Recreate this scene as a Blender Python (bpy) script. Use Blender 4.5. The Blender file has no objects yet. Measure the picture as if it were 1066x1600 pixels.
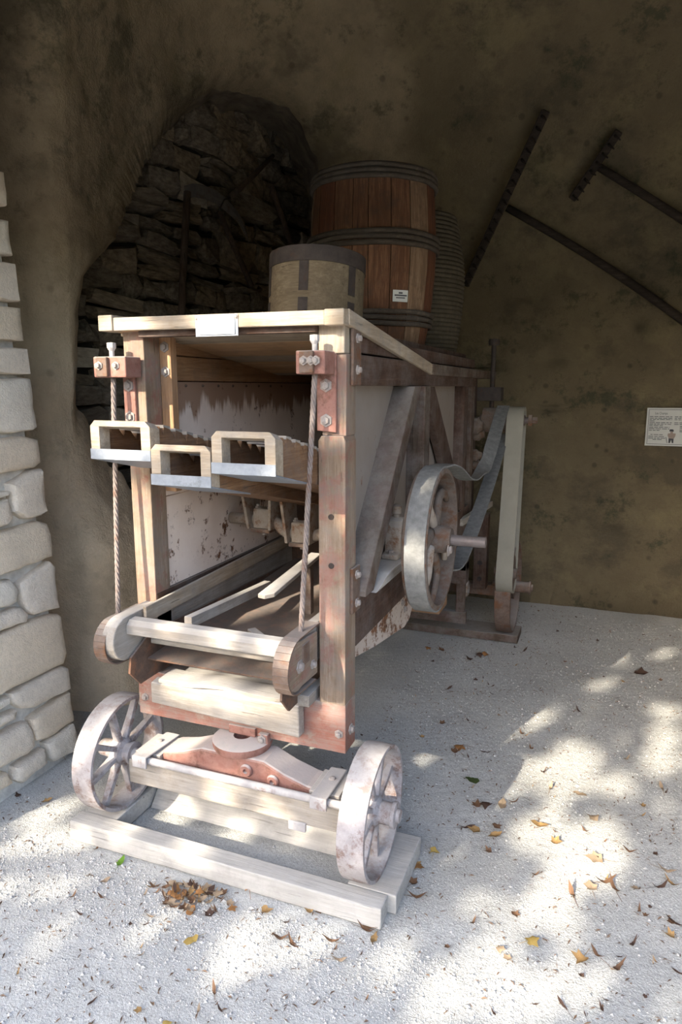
import bpy, bmesh, math, random
from mathutils import Vector, Matrix, noise
random.seed(7)
D = bpy.data
scene = bpy.context.scene
col = scene.collection
R = math.radians

# ------------------------------------------------------------------ camera
PITCH = math.atan(195/1067); YAW = math.atan2(418, math.hypot(1067, 195))
cam_d = D.cameras.new('camera'); cam = D.objects.new('camera', cam_d); col.objects.link(cam)
cam_d.sensor_width = 36.0; cam_d.sensor_fit = 'AUTO'; cam_d.lens = 1067/1600*36.0
cam_d.clip_start = 0.02
cam.location = (0, 0, 1.55)
cam.rotation_euler = (math.pi/2 - PITCH, 0, YAW)
scene.camera = cam

# ------------------------------------------------------------------ sky, sun, exposure
SUN_AZ, SUN_EL = R(19.5), R(26.0)          # the light travels towards +Y turned 19.5 degrees to +X
SUN_DIR = Vector((math.sin(SUN_AZ)*math.cos(SUN_EL), math.cos(SUN_AZ)*math.cos(SUN_EL), -math.sin(SUN_EL)))
world = D.worlds.new('sky'); scene.world = world; world.use_nodes = True
wn = world.node_tree.nodes; wl = world.node_tree.links
wn.clear()
sky = wn.new('ShaderNodeTexSky'); sky.sky_type = 'NISHITA'; sky.sun_disc = False
sky.air_density = 0.8; sky.dust_density = 2.2; sky.ozone_density = 0.6
sky.sun_elevation = SUN_EL; sky.sun_rotation = math.pi + SUN_AZ
bg = wn.new('ShaderNodeBackground'); bg.inputs['Strength'].default_value = 1.0
wo = wn.new('ShaderNodeOutputWorld')
wl.new(sky.outputs[0], bg.inputs['Color']); wl.new(bg.outputs[0], wo.inputs['Surface'])
sun_d = D.lights.new('sun', 'SUN'); sun = D.objects.new('sun', sun_d); col.objects.link(sun)
sun_d.energy = 12.0; sun_d.angle = R(0.53); sun_d.color = (1.0, 0.90, 0.75)
sun.rotation_euler = (-SUN_DIR).to_track_quat('Z', 'Y').to_euler()
sun.location = (-4, -8, 8)
scene.view_settings.view_transform = 'Standard'
scene.view_settings.look = 'None'
scene.view_settings.gamma = 1.0
scene.view_settings.use_curve_mapping = False
scene.view_settings.exposure = 0.14

# ------------------------------------------------------------------ materials
class NT:
    def __init__(s, name, rough=0.85, metal=0.0):
        s.m = D.materials.new(name); s.m.use_nodes = True
        s.n = s.m.node_tree.nodes; s.l = s.m.node_tree.links
        s.b = s.n['Principled BSDF']
        s.b.inputs['Roughness'].default_value = rough; s.b.inputs['Metallic'].default_value = metal
        s.b.inputs['Specular IOR Level'].default_value = 0.25
        tc = s.n.new('ShaderNodeTexCoord'); s.co = tc.outputs['Object']
    def mapping(s, scale, loc=(0, 0, 0), rot=(0, 0, 0)):
        m = s.n.new('ShaderNodeMapping'); m.inputs['Scale'].default_value = scale
        m.inputs['Location'].default_value = loc; m.inputs['Rotation'].default_value = rot
        s.l.new(s.co, m.inputs['Vector']); return m.outputs[0]
    def noise(s, scale, detail=4, rough=0.6, vec=None, dist=0.0):
        n = s.n.new('ShaderNodeTexNoise'); n.inputs['Scale'].default_value = scale
        n.inputs['Detail'].default_value = detail; n.inputs['Roughness'].default_value = rough
        n.inputs['Distortion'].default_value = dist
        s.l.new(vec or s.co, n.inputs['Vector']); return n.outputs['Fac']
    def vor(s, scale, vec=None, feature='F1'):
        n = s.n.new('ShaderNodeTexVoronoi'); n.inputs['Scale'].default_value = scale; n.feature = feature
        s.l.new(vec or s.co, n.inputs['Vector']); return n.outputs['Distance']
    def ramp(s, fac, stops):
        r = s.n.new('ShaderNodeValToRGB'); e = r.color_ramp.elements
        while len(e) < len(stops): e.new(0.5)
        for i, (p, c) in enumerate(stops):
            e[i].position = p; e[i].color = (c, c, c, 1) if isinstance(c, (int, float)) else (*c, 1)
        s.l.new(fac, r.inputs[0]); return r.outputs[0]
    def mix(s, fac, a, b, mode='MIX'):
        m = s.n.new('ShaderNodeMix'); m.data_type = 'RGBA'; m.blend_type = mode
        for sock, v in ((m.inputs[0], fac), (m.inputs[6], a), (m.inputs[7], b)):
            if isinstance(v, (int, float)): sock.default_value = v
            elif isinstance(v, tuple): sock.default_value = (*v, 1)
            else: s.l.new(v, sock)
        return m.outputs[2]
    def math(s, op, a, b=None):
        m = s.n.new('ShaderNodeMath'); m.operation = op; m.use_clamp = True
        for i, v in enumerate((a, b)):
            if v is None: continue
            if isinstance(v, (int, float)): m.inputs[i].default_value = v
            else: s.l.new(v, m.inputs[i])
        return m.outputs[0]
    def upness(s, lo=0.55, hi=0.9):
        g = s.n.new('ShaderNodeNewGeometry'); x = s.n.new('ShaderNodeSeparateXYZ')
        s.l.new(g.outputs['Normal'], x.inputs[0]); return s.ramp(x.outputs['Z'], [(lo, 0.0), (hi, 1.0)])
    def color(s, c):
        if isinstance(c, tuple): s.b.inputs['Base Color'].default_value = (*c, 1)
        else: s.l.new(c, s.b.inputs['Base Color'])
    def bump(s, h, strength=0.4, dist=0.01, chain=None):
        b = s.n.new('ShaderNodeBump'); b.inputs['Strength'].default_value = strength
        b.inputs['Distance'].default_value = dist; s.l.new(h, b.inputs['Height'])
        if chain: s.l.new(chain, b.inputs['Normal'])
        s.l.new(b.outputs[0], s.b.inputs['Normal']); return b.outputs[0]

DUST = (0.56, 0.535, 0.49)
def wood(name, c0, c1, axis='X', dust=0.0, paint=None, paint_lo=0.5, dirt=0.25, rough=0.85):
    t = NT(name, rough)
    sc = {'X': (1.5, 26, 26), 'Y': (26, 1.5, 26), 'Z': (26, 26, 1.5)}[axis]
    v = t.mapping(sc)
    g = t.noise(1.6, 5, 0.65, v, 0.6)
    fine = t.noise(6.5, 4, 0.7, v, 0.3)
    c = t.ramp(t.mix(0.45, g, fine), [(0.36, tuple(x*0.72 for x in c0)), (0.50, c0), (0.66, c1)])
    big = t.noise(5, 4, 0.65)
    c = t.mix(t.ramp(big, [(0.38, 0.0), (0.75, 0.6)]), c, tuple(x*0.6 for x in c0))
    if paint:
        pv = t.mapping(tuple(0.35*x for x in sc))
        pm = t.ramp(t.mix(0.6, t.noise(1.2, 6, 0.75, pv), t.noise(11, 6, 0.75)), [(paint_lo-0.035, 0.0), (paint_lo+0.035, 1.0)])
        c = t.mix(t.math('MULTIPLY', pm, t.ramp(fine, [(0.35, 0.45), (0.55, 0.95)])), c, paint)
    if dirt:
        c = t.mix(t.math('MULTIPLY', t.ramp(t.noise(14, 6, 0.75), [(0.50, 0.0), (0.66, 1.0)]), dirt), c, (0.05, 0.035, 0.025))
        ck = t.ramp(t.noise(2.2, 4, 0.6, t.mapping(tuple(x*1.3 for x in sc), (3, 5, 1)), 0.2), [(0.30, 0.75), (0.345, 0.0)])
        c = t.mix(ck, c, tuple(x*0.25 for x in c0))
    if dust:
        m = t.math('MULTIPLY', t.upness(), t.ramp(t.noise(22, 4, 0.6), [(0.2, dust*0.7), (0.6, dust)]))
        haze = t.ramp(t.noise(7, 6, 0.75), [(0.42, 0.0), (0.72, dust*0.55)])
        c = t.mix(haze, c, DUST); c = t.mix(m, c, DUST)
    t.color(c); t.bump(t.mix(0.5, g, fine), 0.6, 0.005); return t.m

def iron(name, c0, c1, rust=(0.20, 0.085, 0.04), lo=0.55, dust=0.0, rough=0.75, metal=0.0):
    t = NT(name, rough, metal)
    c = t.ramp(t.noise(30, 4, 0.7), [(0.3, c0), (0.7, c1)])
    c = t.mix(t.ramp(t.noise(16, 6, 0.75), [(lo-0.05, 0.0), (lo+0.08, 1.0)]), c, rust)
    if dust:
        m = t.math('MULTIPLY', t.upness(0.3, 0.9), dust); c = t.mix(m, c, DUST)
    t.color(c); t.bump(t.noise(90, 4, 0.7), 0.35, 0.003); return t.m

MAT = {}
for ax in 'XYZ':
    MAT['pale_wood'+ax] = wood('pale weathered wood '+ax, (0.36, 0.28, 0.195), (0.50, 0.42, 0.32), ax, 0.5, dirt=0.4)
    MAT['front_wood'+ax] = wood('front post wood '+ax, (0.235, 0.165, 0.11), (0.34, 0.26, 0.19), ax, 0.45, (0.23, 0.11, 0.08), 0.53, 0.45)
    MAT['brown_wood'+ax] = wood('brown wood '+ax, (0.07, 0.038, 0.024), (0.115, 0.068, 0.044), ax, 0.25, (0.095, 0.052, 0.038), 0.55)
    MAT['side_wood'+ax] = wood('side frame wood '+ax, (0.09, 0.06, 0.04), (0.145, 0.105, 0.072), ax, 0.42, (0.095, 0.056, 0.042), 0.52)
    MAT['dark_wood'+ax] = wood('dark wood '+ax, (0.05, 0.03, 0.02), (0.10, 0.06, 0.04), ax, 0.2)
    MAT['red_wood'+ax] = wood('red painted wood '+ax, (0.30, 0.225, 0.175), (0.37, 0.29, 0.23), ax, 0.5, (0.25, 0.10, 0.07), 0.46, 0.4)
    MAT['grey_wood'+ax] = wood('dusty grey wood '+ax, (0.30, 0.26, 0.215), (0.43, 0.39, 0.335), ax, 0.7, dirt=0.4)
    MAT['orange_wood'+ax] = wood('inner orange wood '+ax, (0.36, 0.20, 0.10), (0.50, 0.31, 0.17), ax, 0.2)
MAT['lit_roof_wood'] = wood('roof wood lightened for bounce', (0.50, 0.31, 0.165), (0.66, 0.44, 0.26), 'X', 0.2)  # inner orange wood lightened to carry bounce light under the roof
MAT['walker_in'] = wood('walker inside wood', (0.17, 0.09, 0.045), (0.30, 0.17, 0.085), 'Y', 0.2)
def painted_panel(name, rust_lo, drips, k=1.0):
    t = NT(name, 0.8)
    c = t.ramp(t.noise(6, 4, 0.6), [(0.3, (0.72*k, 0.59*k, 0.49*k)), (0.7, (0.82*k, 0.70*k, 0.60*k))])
    if drips:
        v = t.mapping((9, 9, 0.9)); sx = t.n.new('ShaderNodeSeparateXYZ'); t.l.new(t.co, sx.inputs[0])
        mr = t.n.new('ShaderNodeMapRange'); t.l.new(sx.outputs['Z'], mr.inputs['Value']); mr.inputs['From Min'].default_value = drips-0.22; mr.inputs['From Max'].default_value = drips
        f = t.math('ADD', t.math('MULTIPLY', mr.outputs[0], 0.42), t.math('MULTIPLY', t.noise(1.5, 4, 0.65, v), 0.62))
        c = t.mix(t.ramp(f, [(0.52, 0.0), (0.58, 0.85)]), c, (0.27, 0.145, 0.08))
    r = t.noise(11, 8, 0.78)
    c = t.mix(t.ramp(r, [(rust_lo, 0.0), (rust_lo+0.05, 1.0)]), c, t.ramp(t.noise(60, 3, 0.7), [(0.3, (0.06, 0.028, 0.016)), (0.7, (0.24, 0.11, 0.05))]))
    t.color(c); t.bump(r, 0.3, 0.004); return t.m
MAT['panel_upper'] = painted_panel('white paint with drips', 0.60, 1.57)
MAT['panel_rust'] = painted_panel('white paint with rust', 0.545, False)
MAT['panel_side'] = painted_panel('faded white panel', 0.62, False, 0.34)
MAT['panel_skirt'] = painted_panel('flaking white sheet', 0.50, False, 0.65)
MAT['rust_dark'] = iron('dark rust sheet', (0.07, 0.045, 0.035), (0.13, 0.085, 0.06), (0.17, 0.085, 0.05), 0.55, 0.2)
MAT['rust_iron'] = iron('rusty iron', (0.11, 0.072, 0.054), (0.18, 0.13, 0.10), (0.15, 0.07, 0.035), dust=0.3)
MAT['dusty_iron'] = iron('dusty grey iron', (0.30, 0.28, 0.275), (0.42, 0.40, 0.39), (0.22, 0.15, 0.125), 0.62, 0.5)
MAT['rim_iron'] = iron('pitted wheel iron', (0.27, 0.245, 0.24), (0.40, 0.37, 0.365), (0.18, 0.12, 0.10), 0.54, 0.3)
MAT['red_iron'] = iron('red painted iron', (0.24, 0.105, 0.078), (0.31, 0.17, 0.135), (0.15, 0.075, 0.05), 0.58, 0.7)
MAT['cast'] = iron('dusty cast iron', (0.29, 0.235, 0.185), (0.38, 0.325, 0.265), (0.20, 0.105, 0.055), 0.55, 0.4)
MAT['dark_iron'] = iron('dark iron', (0.030, 0.024, 0.021), (0.055, 0.043, 0.036), (0.06, 0.033, 0.02), 0.6, 0.08)
MAT['pulley_iron'] = iron('brown pulley iron', (0.11, 0.085, 0.068), (0.17, 0.135, 0.11), (0.12, 0.06, 0.032), 0.55, 0.1)
MAT['shaft'] = iron('shaft steel', (0.16, 0.13, 0.12), (0.22, 0.19, 0.18), (0.12, 0.07, 0.05), 0.6, 0.1, 0.5, 0.4)
MAT['zinc'] = iron('zinc strip', (0.22, 0.24, 0.27), (0.30, 0.325, 0.355), (0.17, 0.18, 0.19), 0.60, 0.0, 0.45, 0.35)
MAT['bolt'] = iron('bolt iron', (0.25, 0.21, 0.185), (0.36, 0.32, 0.285), (0.25, 0.14, 0.1), 0.6, 0.3)
MAT['cable'] = iron('steel cable', (0.17, 0.135, 0.12), (0.26, 0.215, 0.19), (0.17, 0.10, 0.07), 0.58)
def plain(name, c, rough=0.8, n=18, var=0.15, bump=0.15, bs=120):
    t = NT(name, rough)
    t.color(t.ramp(t.noise(n, 4, 0.65), [(0.3, tuple(x*(1-var) for x in c)), (0.7, tuple(min(1, x*(1+var)) for x in c))]))
    t.bump(t.noise(bs, 3, 0.6), bump, 0.004); return t.m
MAT['belt'] = plain('grey dusty belt', (0.20, 0.20, 0.19), 0.85, 40, 0.25, 0.3, 150)
MAT['pale_belt'] = plain('pale canvas belt', (0.27, 0.25, 0.20), 0.8, 9, 0.08, 0.1)
MAT['blade'] = iron('dull blade steel', (0.10, 0.09, 0.08), (0.15, 0.135, 0.12), (0.10, 0.07, 0.05), 0.6)
MAT['paper'] = plain('white card', (0.86, 0.87, 0.88), 0.6, 5, 0.02, 0.0)
MAT['notice_paper'] = plain('greyed notice paper', (0.50, 0.50, 0.46), 0.7, 5, 0.04, 0.0)
MAT['ink'] = plain('black ink', (0.06, 0.06, 0.065), 0.7, 5, 0.02, 0.0)
MAT['print_brown'] = plain('brown print', (0.28, 0.22, 0.18), 0.7, 5, 0.02, 0.0)
MAT['sleeper'] = wood('pale dusty sleeper', (0.47, 0.45, 0.41), (0.56, 0.55, 0.51), 'X', 0.4)
MAT['bentwood'] = wood('bent poplar', (0.15, 0.115, 0.07), (0.21, 0.165, 0.105), 'X', 0.0)
MAT['stave'] = wood('barrel stave', (0.11, 0.050, 0.024), (0.22, 0.115, 0.060), 'Z', 0.0, dirt=0.5)
MAT['stave_b'] = wood('barrel stave reddish', (0.10, 0.038, 0.018), (0.17, 0.075, 0.036), 'Z', 0.0, dirt=0.4)
MAT['stave_c'] = wood('barrel stave pale', (0.17, 0.105, 0.060), (0.28, 0.19, 0.12), 'Z', 0.0, dirt=0.4)
MAT['hoop'] = wood('chestnut hoop', (0.055, 0.042, 0.03), (0.10, 0.078, 0.055), 'X', 0.1)
MAT['straw'] = plain('woven straw', (0.075, 0.062, 0.042), 0.9, 30, 0.3, 0.5, 80)
MAT['tool_wood'] = wood('old tool handle', (0.07, 0.045, 0.03), (0.13, 0.085, 0.055), 'Z', 0.1)

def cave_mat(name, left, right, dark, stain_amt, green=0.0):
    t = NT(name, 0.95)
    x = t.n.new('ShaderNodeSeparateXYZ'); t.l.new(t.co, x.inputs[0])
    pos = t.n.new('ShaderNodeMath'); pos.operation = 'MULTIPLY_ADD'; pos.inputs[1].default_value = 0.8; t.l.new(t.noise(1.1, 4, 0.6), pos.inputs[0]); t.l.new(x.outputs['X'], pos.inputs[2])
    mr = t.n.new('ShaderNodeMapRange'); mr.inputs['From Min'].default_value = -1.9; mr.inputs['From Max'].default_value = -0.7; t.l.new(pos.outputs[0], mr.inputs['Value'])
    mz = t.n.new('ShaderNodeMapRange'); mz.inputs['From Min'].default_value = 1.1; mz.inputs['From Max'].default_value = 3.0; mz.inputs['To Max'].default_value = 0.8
    t.l.new(x.outputs['Z'], mz.inputs['Value']); side = t.math('MAXIMUM', mr.outputs[0], mz.outputs[0])                       # rock tone plus painted light fall-off: pale low left, dark vault and back
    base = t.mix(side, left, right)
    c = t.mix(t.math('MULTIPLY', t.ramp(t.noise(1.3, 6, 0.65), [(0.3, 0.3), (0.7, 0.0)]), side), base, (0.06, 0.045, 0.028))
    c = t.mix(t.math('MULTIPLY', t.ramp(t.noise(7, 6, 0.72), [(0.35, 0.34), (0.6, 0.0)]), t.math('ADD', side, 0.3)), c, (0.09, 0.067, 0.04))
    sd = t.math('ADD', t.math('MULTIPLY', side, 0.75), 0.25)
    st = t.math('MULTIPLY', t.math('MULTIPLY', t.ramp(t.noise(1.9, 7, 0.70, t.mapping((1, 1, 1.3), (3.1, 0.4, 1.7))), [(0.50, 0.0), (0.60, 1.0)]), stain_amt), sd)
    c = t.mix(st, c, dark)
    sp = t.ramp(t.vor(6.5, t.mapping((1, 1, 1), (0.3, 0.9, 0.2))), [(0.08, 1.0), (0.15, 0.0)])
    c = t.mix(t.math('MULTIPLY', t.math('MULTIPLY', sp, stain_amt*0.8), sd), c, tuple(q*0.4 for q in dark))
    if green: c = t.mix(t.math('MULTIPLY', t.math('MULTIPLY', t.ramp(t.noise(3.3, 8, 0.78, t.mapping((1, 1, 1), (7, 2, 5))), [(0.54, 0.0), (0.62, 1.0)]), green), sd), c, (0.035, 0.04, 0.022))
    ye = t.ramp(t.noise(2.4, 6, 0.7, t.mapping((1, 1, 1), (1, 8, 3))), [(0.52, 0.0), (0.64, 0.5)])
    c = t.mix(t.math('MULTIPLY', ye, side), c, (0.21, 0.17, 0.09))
    t.color(c)
    h = t.mix(0.5, t.noise(18, 7, 0.7), t.noise(70, 5, 0.7))
    t.bump(h, 0.8, 0.022); return t.m
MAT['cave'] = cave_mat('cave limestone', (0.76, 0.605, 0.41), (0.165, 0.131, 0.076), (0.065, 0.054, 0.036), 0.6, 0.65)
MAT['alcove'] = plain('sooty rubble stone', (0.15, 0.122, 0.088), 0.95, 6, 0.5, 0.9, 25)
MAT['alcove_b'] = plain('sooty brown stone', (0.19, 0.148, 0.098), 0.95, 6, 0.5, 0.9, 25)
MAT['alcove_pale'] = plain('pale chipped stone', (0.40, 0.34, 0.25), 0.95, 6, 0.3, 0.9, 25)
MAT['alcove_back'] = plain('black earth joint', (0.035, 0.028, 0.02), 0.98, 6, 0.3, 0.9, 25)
def ashlar(name, base):
    t = NT(name, 0.92)
    c = t.ramp(t.noise(9, 6, 0.7), [(0.3, tuple(x*0.84 for x in base)), (0.7, base)])
    c = t.mix(t.ramp(t.noise(60, 4, 0.7), [(0.35, 0.3), (0.55, 0.0)]), c, tuple(x*0.6 for x in base))
    t.color(c); t.bump(t.mix(0.5, t.noise(55, 6, 0.7), t.noise(160, 3, 0.7)), 0.8, 0.012); return t.m
MAT['ashlar'] = ashlar('jamb limestone', (0.80, 0.70, 0.565))
MAT['ashlar_b'] = ashlar('jamb limestone pale', (0.82, 0.74, 0.61))
MAT['ashlar_c'] = ashlar('jamb limestone ochre', (0.78, 0.66, 0.50))
MAT['mortar'] = plain('grey lime mortar', (0.56, 0.53, 0.47), 0.95, 20, 0.25, 0.6, 60)
def ground_mat():
    t = NT('pale limestone sand', 0.95)
    c = t.ramp(t.noise(2.2, 6, 0.65), [(0.3, (0.53, 0.53, 0.495)), (0.7, (0.66, 0.66, 0.62))])
    c = t.mix(t.ramp(t.noise(120, 4, 0.75), [(0.36, 0.6), (0.55, 0.0)]), c, (0.36, 0.345, 0.32))
    c = t.mix(t.ramp(t.noise(14, 5, 0.7), [(0.30, 0.25), (0.45, 0.0)]), c, (0.45, 0.43, 0.40))
    t.color(c)
    h1 = t.bump(t.mix(0.45, t.noise(26, 6, 0.7), t.noise(150, 4, 0.75)), 0.75, 0.018)
    w = t.n.new('ShaderNodeTexWave'); w.inputs['Scale'].default_value = 9; w.inputs['Distortion'].default_value = 5; w.inputs['Detail'].default_value = 3
    w.inputs['Detail Scale'].default_value = 1.0
    t.l.new(t.mapping((0.55, 1, 1), rot=(0, 0, 0.9)), w.inputs['Vector']); t.bump(w.outputs['Fac'], 0.05, 0.008, h1)
    return t.m
MAT['ground'] = ground_mat()
MAT['pebble'] = plain('pale pebble', (0.52, 0.505, 0.475), 0.95, 40, 0.25, 0.3, 90)
LEAFC = {'brown': (0.18, 0.10, 0.055), 'dark': (0.085, 0.05, 0.035), 'ochre': (0.34, 0.21, 0.085), 'yellow': (0.42, 0.29, 0.08),
         'orange': (0.32, 0.155, 0.055), 'tan': (0.36, 0.265, 0.17), 'green': (0.12, 0.24, 0.025), 'dark_green': (0.05, 0.07, 0.02)}
for k, c in LEAFC.items(): MAT['leaf_'+k] = plain(k+' leaf', c, 0.7, 45, 0.3, 0.3, 60)
MAT['leaf_crumb'] = plain('leaf crumb', (0.17, 0.11, 0.07), 0.9, 20, 0.4, 0.1)
MAT['rake_wood'] = wood('blackened rake wood', (0.030, 0.022, 0.016), (0.06, 0.045, 0.032), 'X', 0.0)
MAT['tree_leaf'] = plain('autumn tree leaf', (0.12, 0.12, 0.03), 0.7, 3, 0.4, 0.1)
MAT['added_hedge'] = plain('added dark hedge', (0.035, 0.045, 0.018), 0.9, 6, 0.4, 0.8, 12)
MAT['added_lawn'] = plain('added dark grass', (0.055, 0.075, 0.025), 0.95, 6, 0.3, 0.6, 30)
MAT['bark'] = plain('bark', (0.10, 0.08, 0.06), 0.95, 12, 0.3, 0.8, 30)

# ------------------------------------------------------------------ mesh helpers
class MB:
    def __init__(s): s.v = []; s.f = []
    def add(s, vs, fs):
        o = len(s.v); s.v += [tuple(p) for p in vs]; s.f += [tuple(o+i for i in f) for f in fs]; return s
    def hexa(s, p):      # 4 bottom + 4 top, same winding
        return s.add(p, [(3, 2, 1, 0), (4, 5, 6, 7), (0, 1, 5, 4), (1, 2, 6, 5), (2, 3, 7, 6), (3, 0, 4, 7)])
    def box(s, x0, x1, y0, y1, z0, z1):
        return s.hexa([(x0, y0, z0), (x1, y0, z0), (x1, y1, z0), (x0, y1, z0), (x0, y0, z1), (x1, y0, z1), (x1, y1, z1), (x0, y1, z1)])
    def prism(s, poly, axis, a, b):   # poly in the other two axes (x: y,z  y: x,z  z: x,y)
        m = {'x': lambda p, t: (t, p[0], p[1]), 'y': lambda p, t: (p[0], t, p[1]), 'z': lambda p, t: (p[0], p[1], t)}[axis]
        n = len(poly); vs = [m(p, a) for p in poly]+[m(p, b) for p in poly]
        fs = [tuple(range(n))[::-1], tuple(range(n, 2*n))]+[(i, (i+1) % n, n+(i+1) % n, n+i) for i in range(n)]
        return s.add(vs, fs)
    def ringprism(s, outer, inner, axis, a, b):
        m = {'x': lambda p, t: (t, p[0], p[1]), 'y': lambda p, t: (p[0], t, p[1]), 'z': lambda p, t: (p[0], p[1], t)}[axis]
        n = len(outer); vs = [m(p, t) for t in (a, b) for p in outer]+[m(p, t) for t in (a, b) for p in inner]
        fs = []
        for i in range(n):
            j = (i+1) % n
            fs += [(i, j, n+j, n+i), (2*n+j, 2*n+i, 3*n+i, 3*n+j), (j, i, 2*n+i, 2*n+j), (n+i, n+j, 3*n+j, 3*n+i)]
        return s.add(vs, fs)
    def beam(s, p0, p1, w, h, up=(0, 0, 1)):
        p0, p1 = Vector(p0), Vector(p1); d = (p1-p0).normalized(); sd = d.cross(Vector(up)).normalized(); u = sd.cross(d)
        q = [p0-sd*w/2-u*h/2, p0+sd*w/2-u*h/2, p0+sd*w/2+u*h/2, p0-sd*w/2+u*h/2]
        return s.hexa(q+[x+(p1-p0) for x in q])
    def tube(s, pts, r, seg=8, closed=False, squash=None):
        pts = [Vector(p) for p in pts]; n = len(pts); rs = r if isinstance(r, (list, tuple)) else [r]*n
        vs = []; ref = None
        for i, p in enumerate(pts):
            if closed: t = (pts[(i+1) % n]-pts[i-1]).normalized()
            else: t = (pts[min(i+1, n-1)]-pts[max(i-1, 0)]).normalized()
            if ref is None:
                ref = Vector((0, 0, 1)) if abs(t.z) < 0.9 else Vector((1, 0, 0))
            a = t.cross(ref).normalized(); b = a.cross(t).normalized(); ref = b
            for k in range(seg):
                an = 2*math.pi*k/seg; vs.append(p+(a*math.cos(an)*(squash or 1)+b*math.sin(an))*rs[i])
        fs = []
        for i in range(n if closed else n-1):
            for k in range(seg):
                fs.append((i*seg+k, i*seg+(k+1) % seg, ((i+1) % n)*seg+(k+1) % seg, ((i+1) % n)*seg+k))
        if not closed: fs += [tuple(range(seg))[::-1], tuple((n-1)*seg+k for k in range(seg))]
        return s.add(vs, fs)
    def lathe(s, prof, c, axis='z', seg=32, a0=0.0, a1=2*math.pi, closed=True):   # prof: (r, t) along axis from c; closed profile loop
        full = abs(a1-a0-2*math.pi) < 1e-6; m = seg if full else seg+1
        vs = []
        for i in range(m):
            an = a0+(a1-a0)*i/seg; ca, sa = math.cos(an), math.sin(an)
            for r, t in prof:
                if axis == 'z': vs.append((c[0]+r*ca, c[1]+r*sa, c[2]+t))
                elif axis == 'x': vs.append((c[0]+t, c[1]+r*ca, c[2]+r*sa))
                else: vs.append((c[0]+r*sa, c[1]+t, c[2]+r*ca))
        n = len(prof); fs = []
        for i in range(seg):
            j = (i+1) % m
            for k in range(n if closed else n-1):
                l = (k+1) % n; fs.append((i*n+k, j*n+k, j*n+l, i*n+l))
        if not full and closed: fs += [tuple(range(n))[::-1], tuple((m-1)*n+k for k in range(n))]
        return s.add(vs, fs)
    def mesh(s, name, mat, smooth=None):
        me = D.meshes.new(name); me.from_pydata(s.v, [], s.f); me.validate()
        bm = bmesh.new(); bm.from_mesh(me); bmesh.ops.recalc_face_normals(bm, faces=bm.faces); bm.to_mesh(me); bm.free()
        if mat is not None: me.materials.append(mat)
        if smooth:
            me.polygons.foreach_set('use_smooth', [True]*len(me.polygons))
            if smooth != 'all': me.set_sharp_from_angle(angle=R(smooth))
        return me
    def build(s, name, mat, parent=None, bevel=0.0, smooth=None):
        off = origin_of(parent)
        if off.length: s.v = [tuple(Vector(p)-off) for p in s.v]
        o = D.objects.new(name, s.mesh(name, MAT[mat] if isinstance(mat, str) else mat, smooth)); col.objects.link(o)
        o.parent = parent
        if bevel:
            b = o.modifiers.new('edge', 'BEVEL'); b.width = bevel; b.segments = 2; b.limit_method = 'ANGLE'; b.angle_limit = R(40)
        return o
def origin_of(o):
    v = Vector((0, 0, 0))
    while o is not None: v += Vector(o.location); o = o.parent
    return v
def tag(o, label=None, cat=None, group=None, kind=None):
    if label: o['label'] = label
    if cat: o['category'] = cat
    if group: o['group'] = group
    if kind: o['kind'] = kind
    return o
def thing(name, loc, label, cat, group=None):
    o = D.objects.new(name, None); col.objects.link(o); o.location = loc; o.empty_display_size = 0.1
    return tag(o, label, cat, group)
def recenter(o):      # put a one-mesh thing's origin at its base
    me = o.data; xs = [v.co for v in me.vertices]
    c = Vector((sum(v.x for v in xs)/len(xs), sum(v.y for v in xs)/len(xs), min(v.z for v in xs)))
    me.transform(Matrix.Translation(-c)); o.location = Vector(o.location)+c
    return o
def bolt(p, axis, r, parent, mat='bolt', h=0.012):
    s = {'x': 1, '-x': -1, 'y': 1, '-y': -1, 'z': 1}[axis]; a = axis[-1]
    m = MB()
    m.lathe([(0.0, 0), (r*1.5, 0), (r*1.5, s*h*0.3), (r*0.95, s*h*0.32), (r*0.9, s*h), (r*0.45, s*h*1.15), (0.0, s*h*1.2)], p, a, 6, closed=False)
    return m.build('bolt', mat, parent)

HOLE = [(149.49, 1.687), (149.85, 1.565), (150.04, 1.443), (148.77, 1.377), (147.86, 1.246), (146.4, 1.091), (144.97, 0.983), (138.23, 0.883), (125.8, 0.709), (120.45, 1.097), (121.57, 2.154), (122.2, 2.818), (122.65, 2.987), (124.12, 3.144), (125.83, 3.244), (128.1, 3.272), (130.71, 3.27), (133.3, 3.243), (135.25, 3.171), (136.87, 3.051), (138.93, 2.903), (140.34, 2.783), (141.45, 2.638), (142.68, 2.474), (143.99, 2.326), (146.2, 2.199), (148.12, 2.098), (148.94, 1.958)]
PITS = [(94.4, 1.06), (88.9, 1.4), (101.7, 2.94), (92.7, 2.45), (91.7, 2.37), (90.6, 1.95), (88.6, 2.14), (101.7, 2.16), (103.2, 2.08), (103.8, 2.02), (103.3, 1.88), (102.1, 1.85), (99.6, 1.91), (98.5, 1.4), (106.4, 1.66), (94.4, 0.36), (98.2, 1.74), (91.8, 0.56), (99.0, 0.86), (90.6, 1.95), (87.2, 1.32), (91.8, 3.31), (104.5, 1.7), (93.5, 0.78)]
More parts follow.
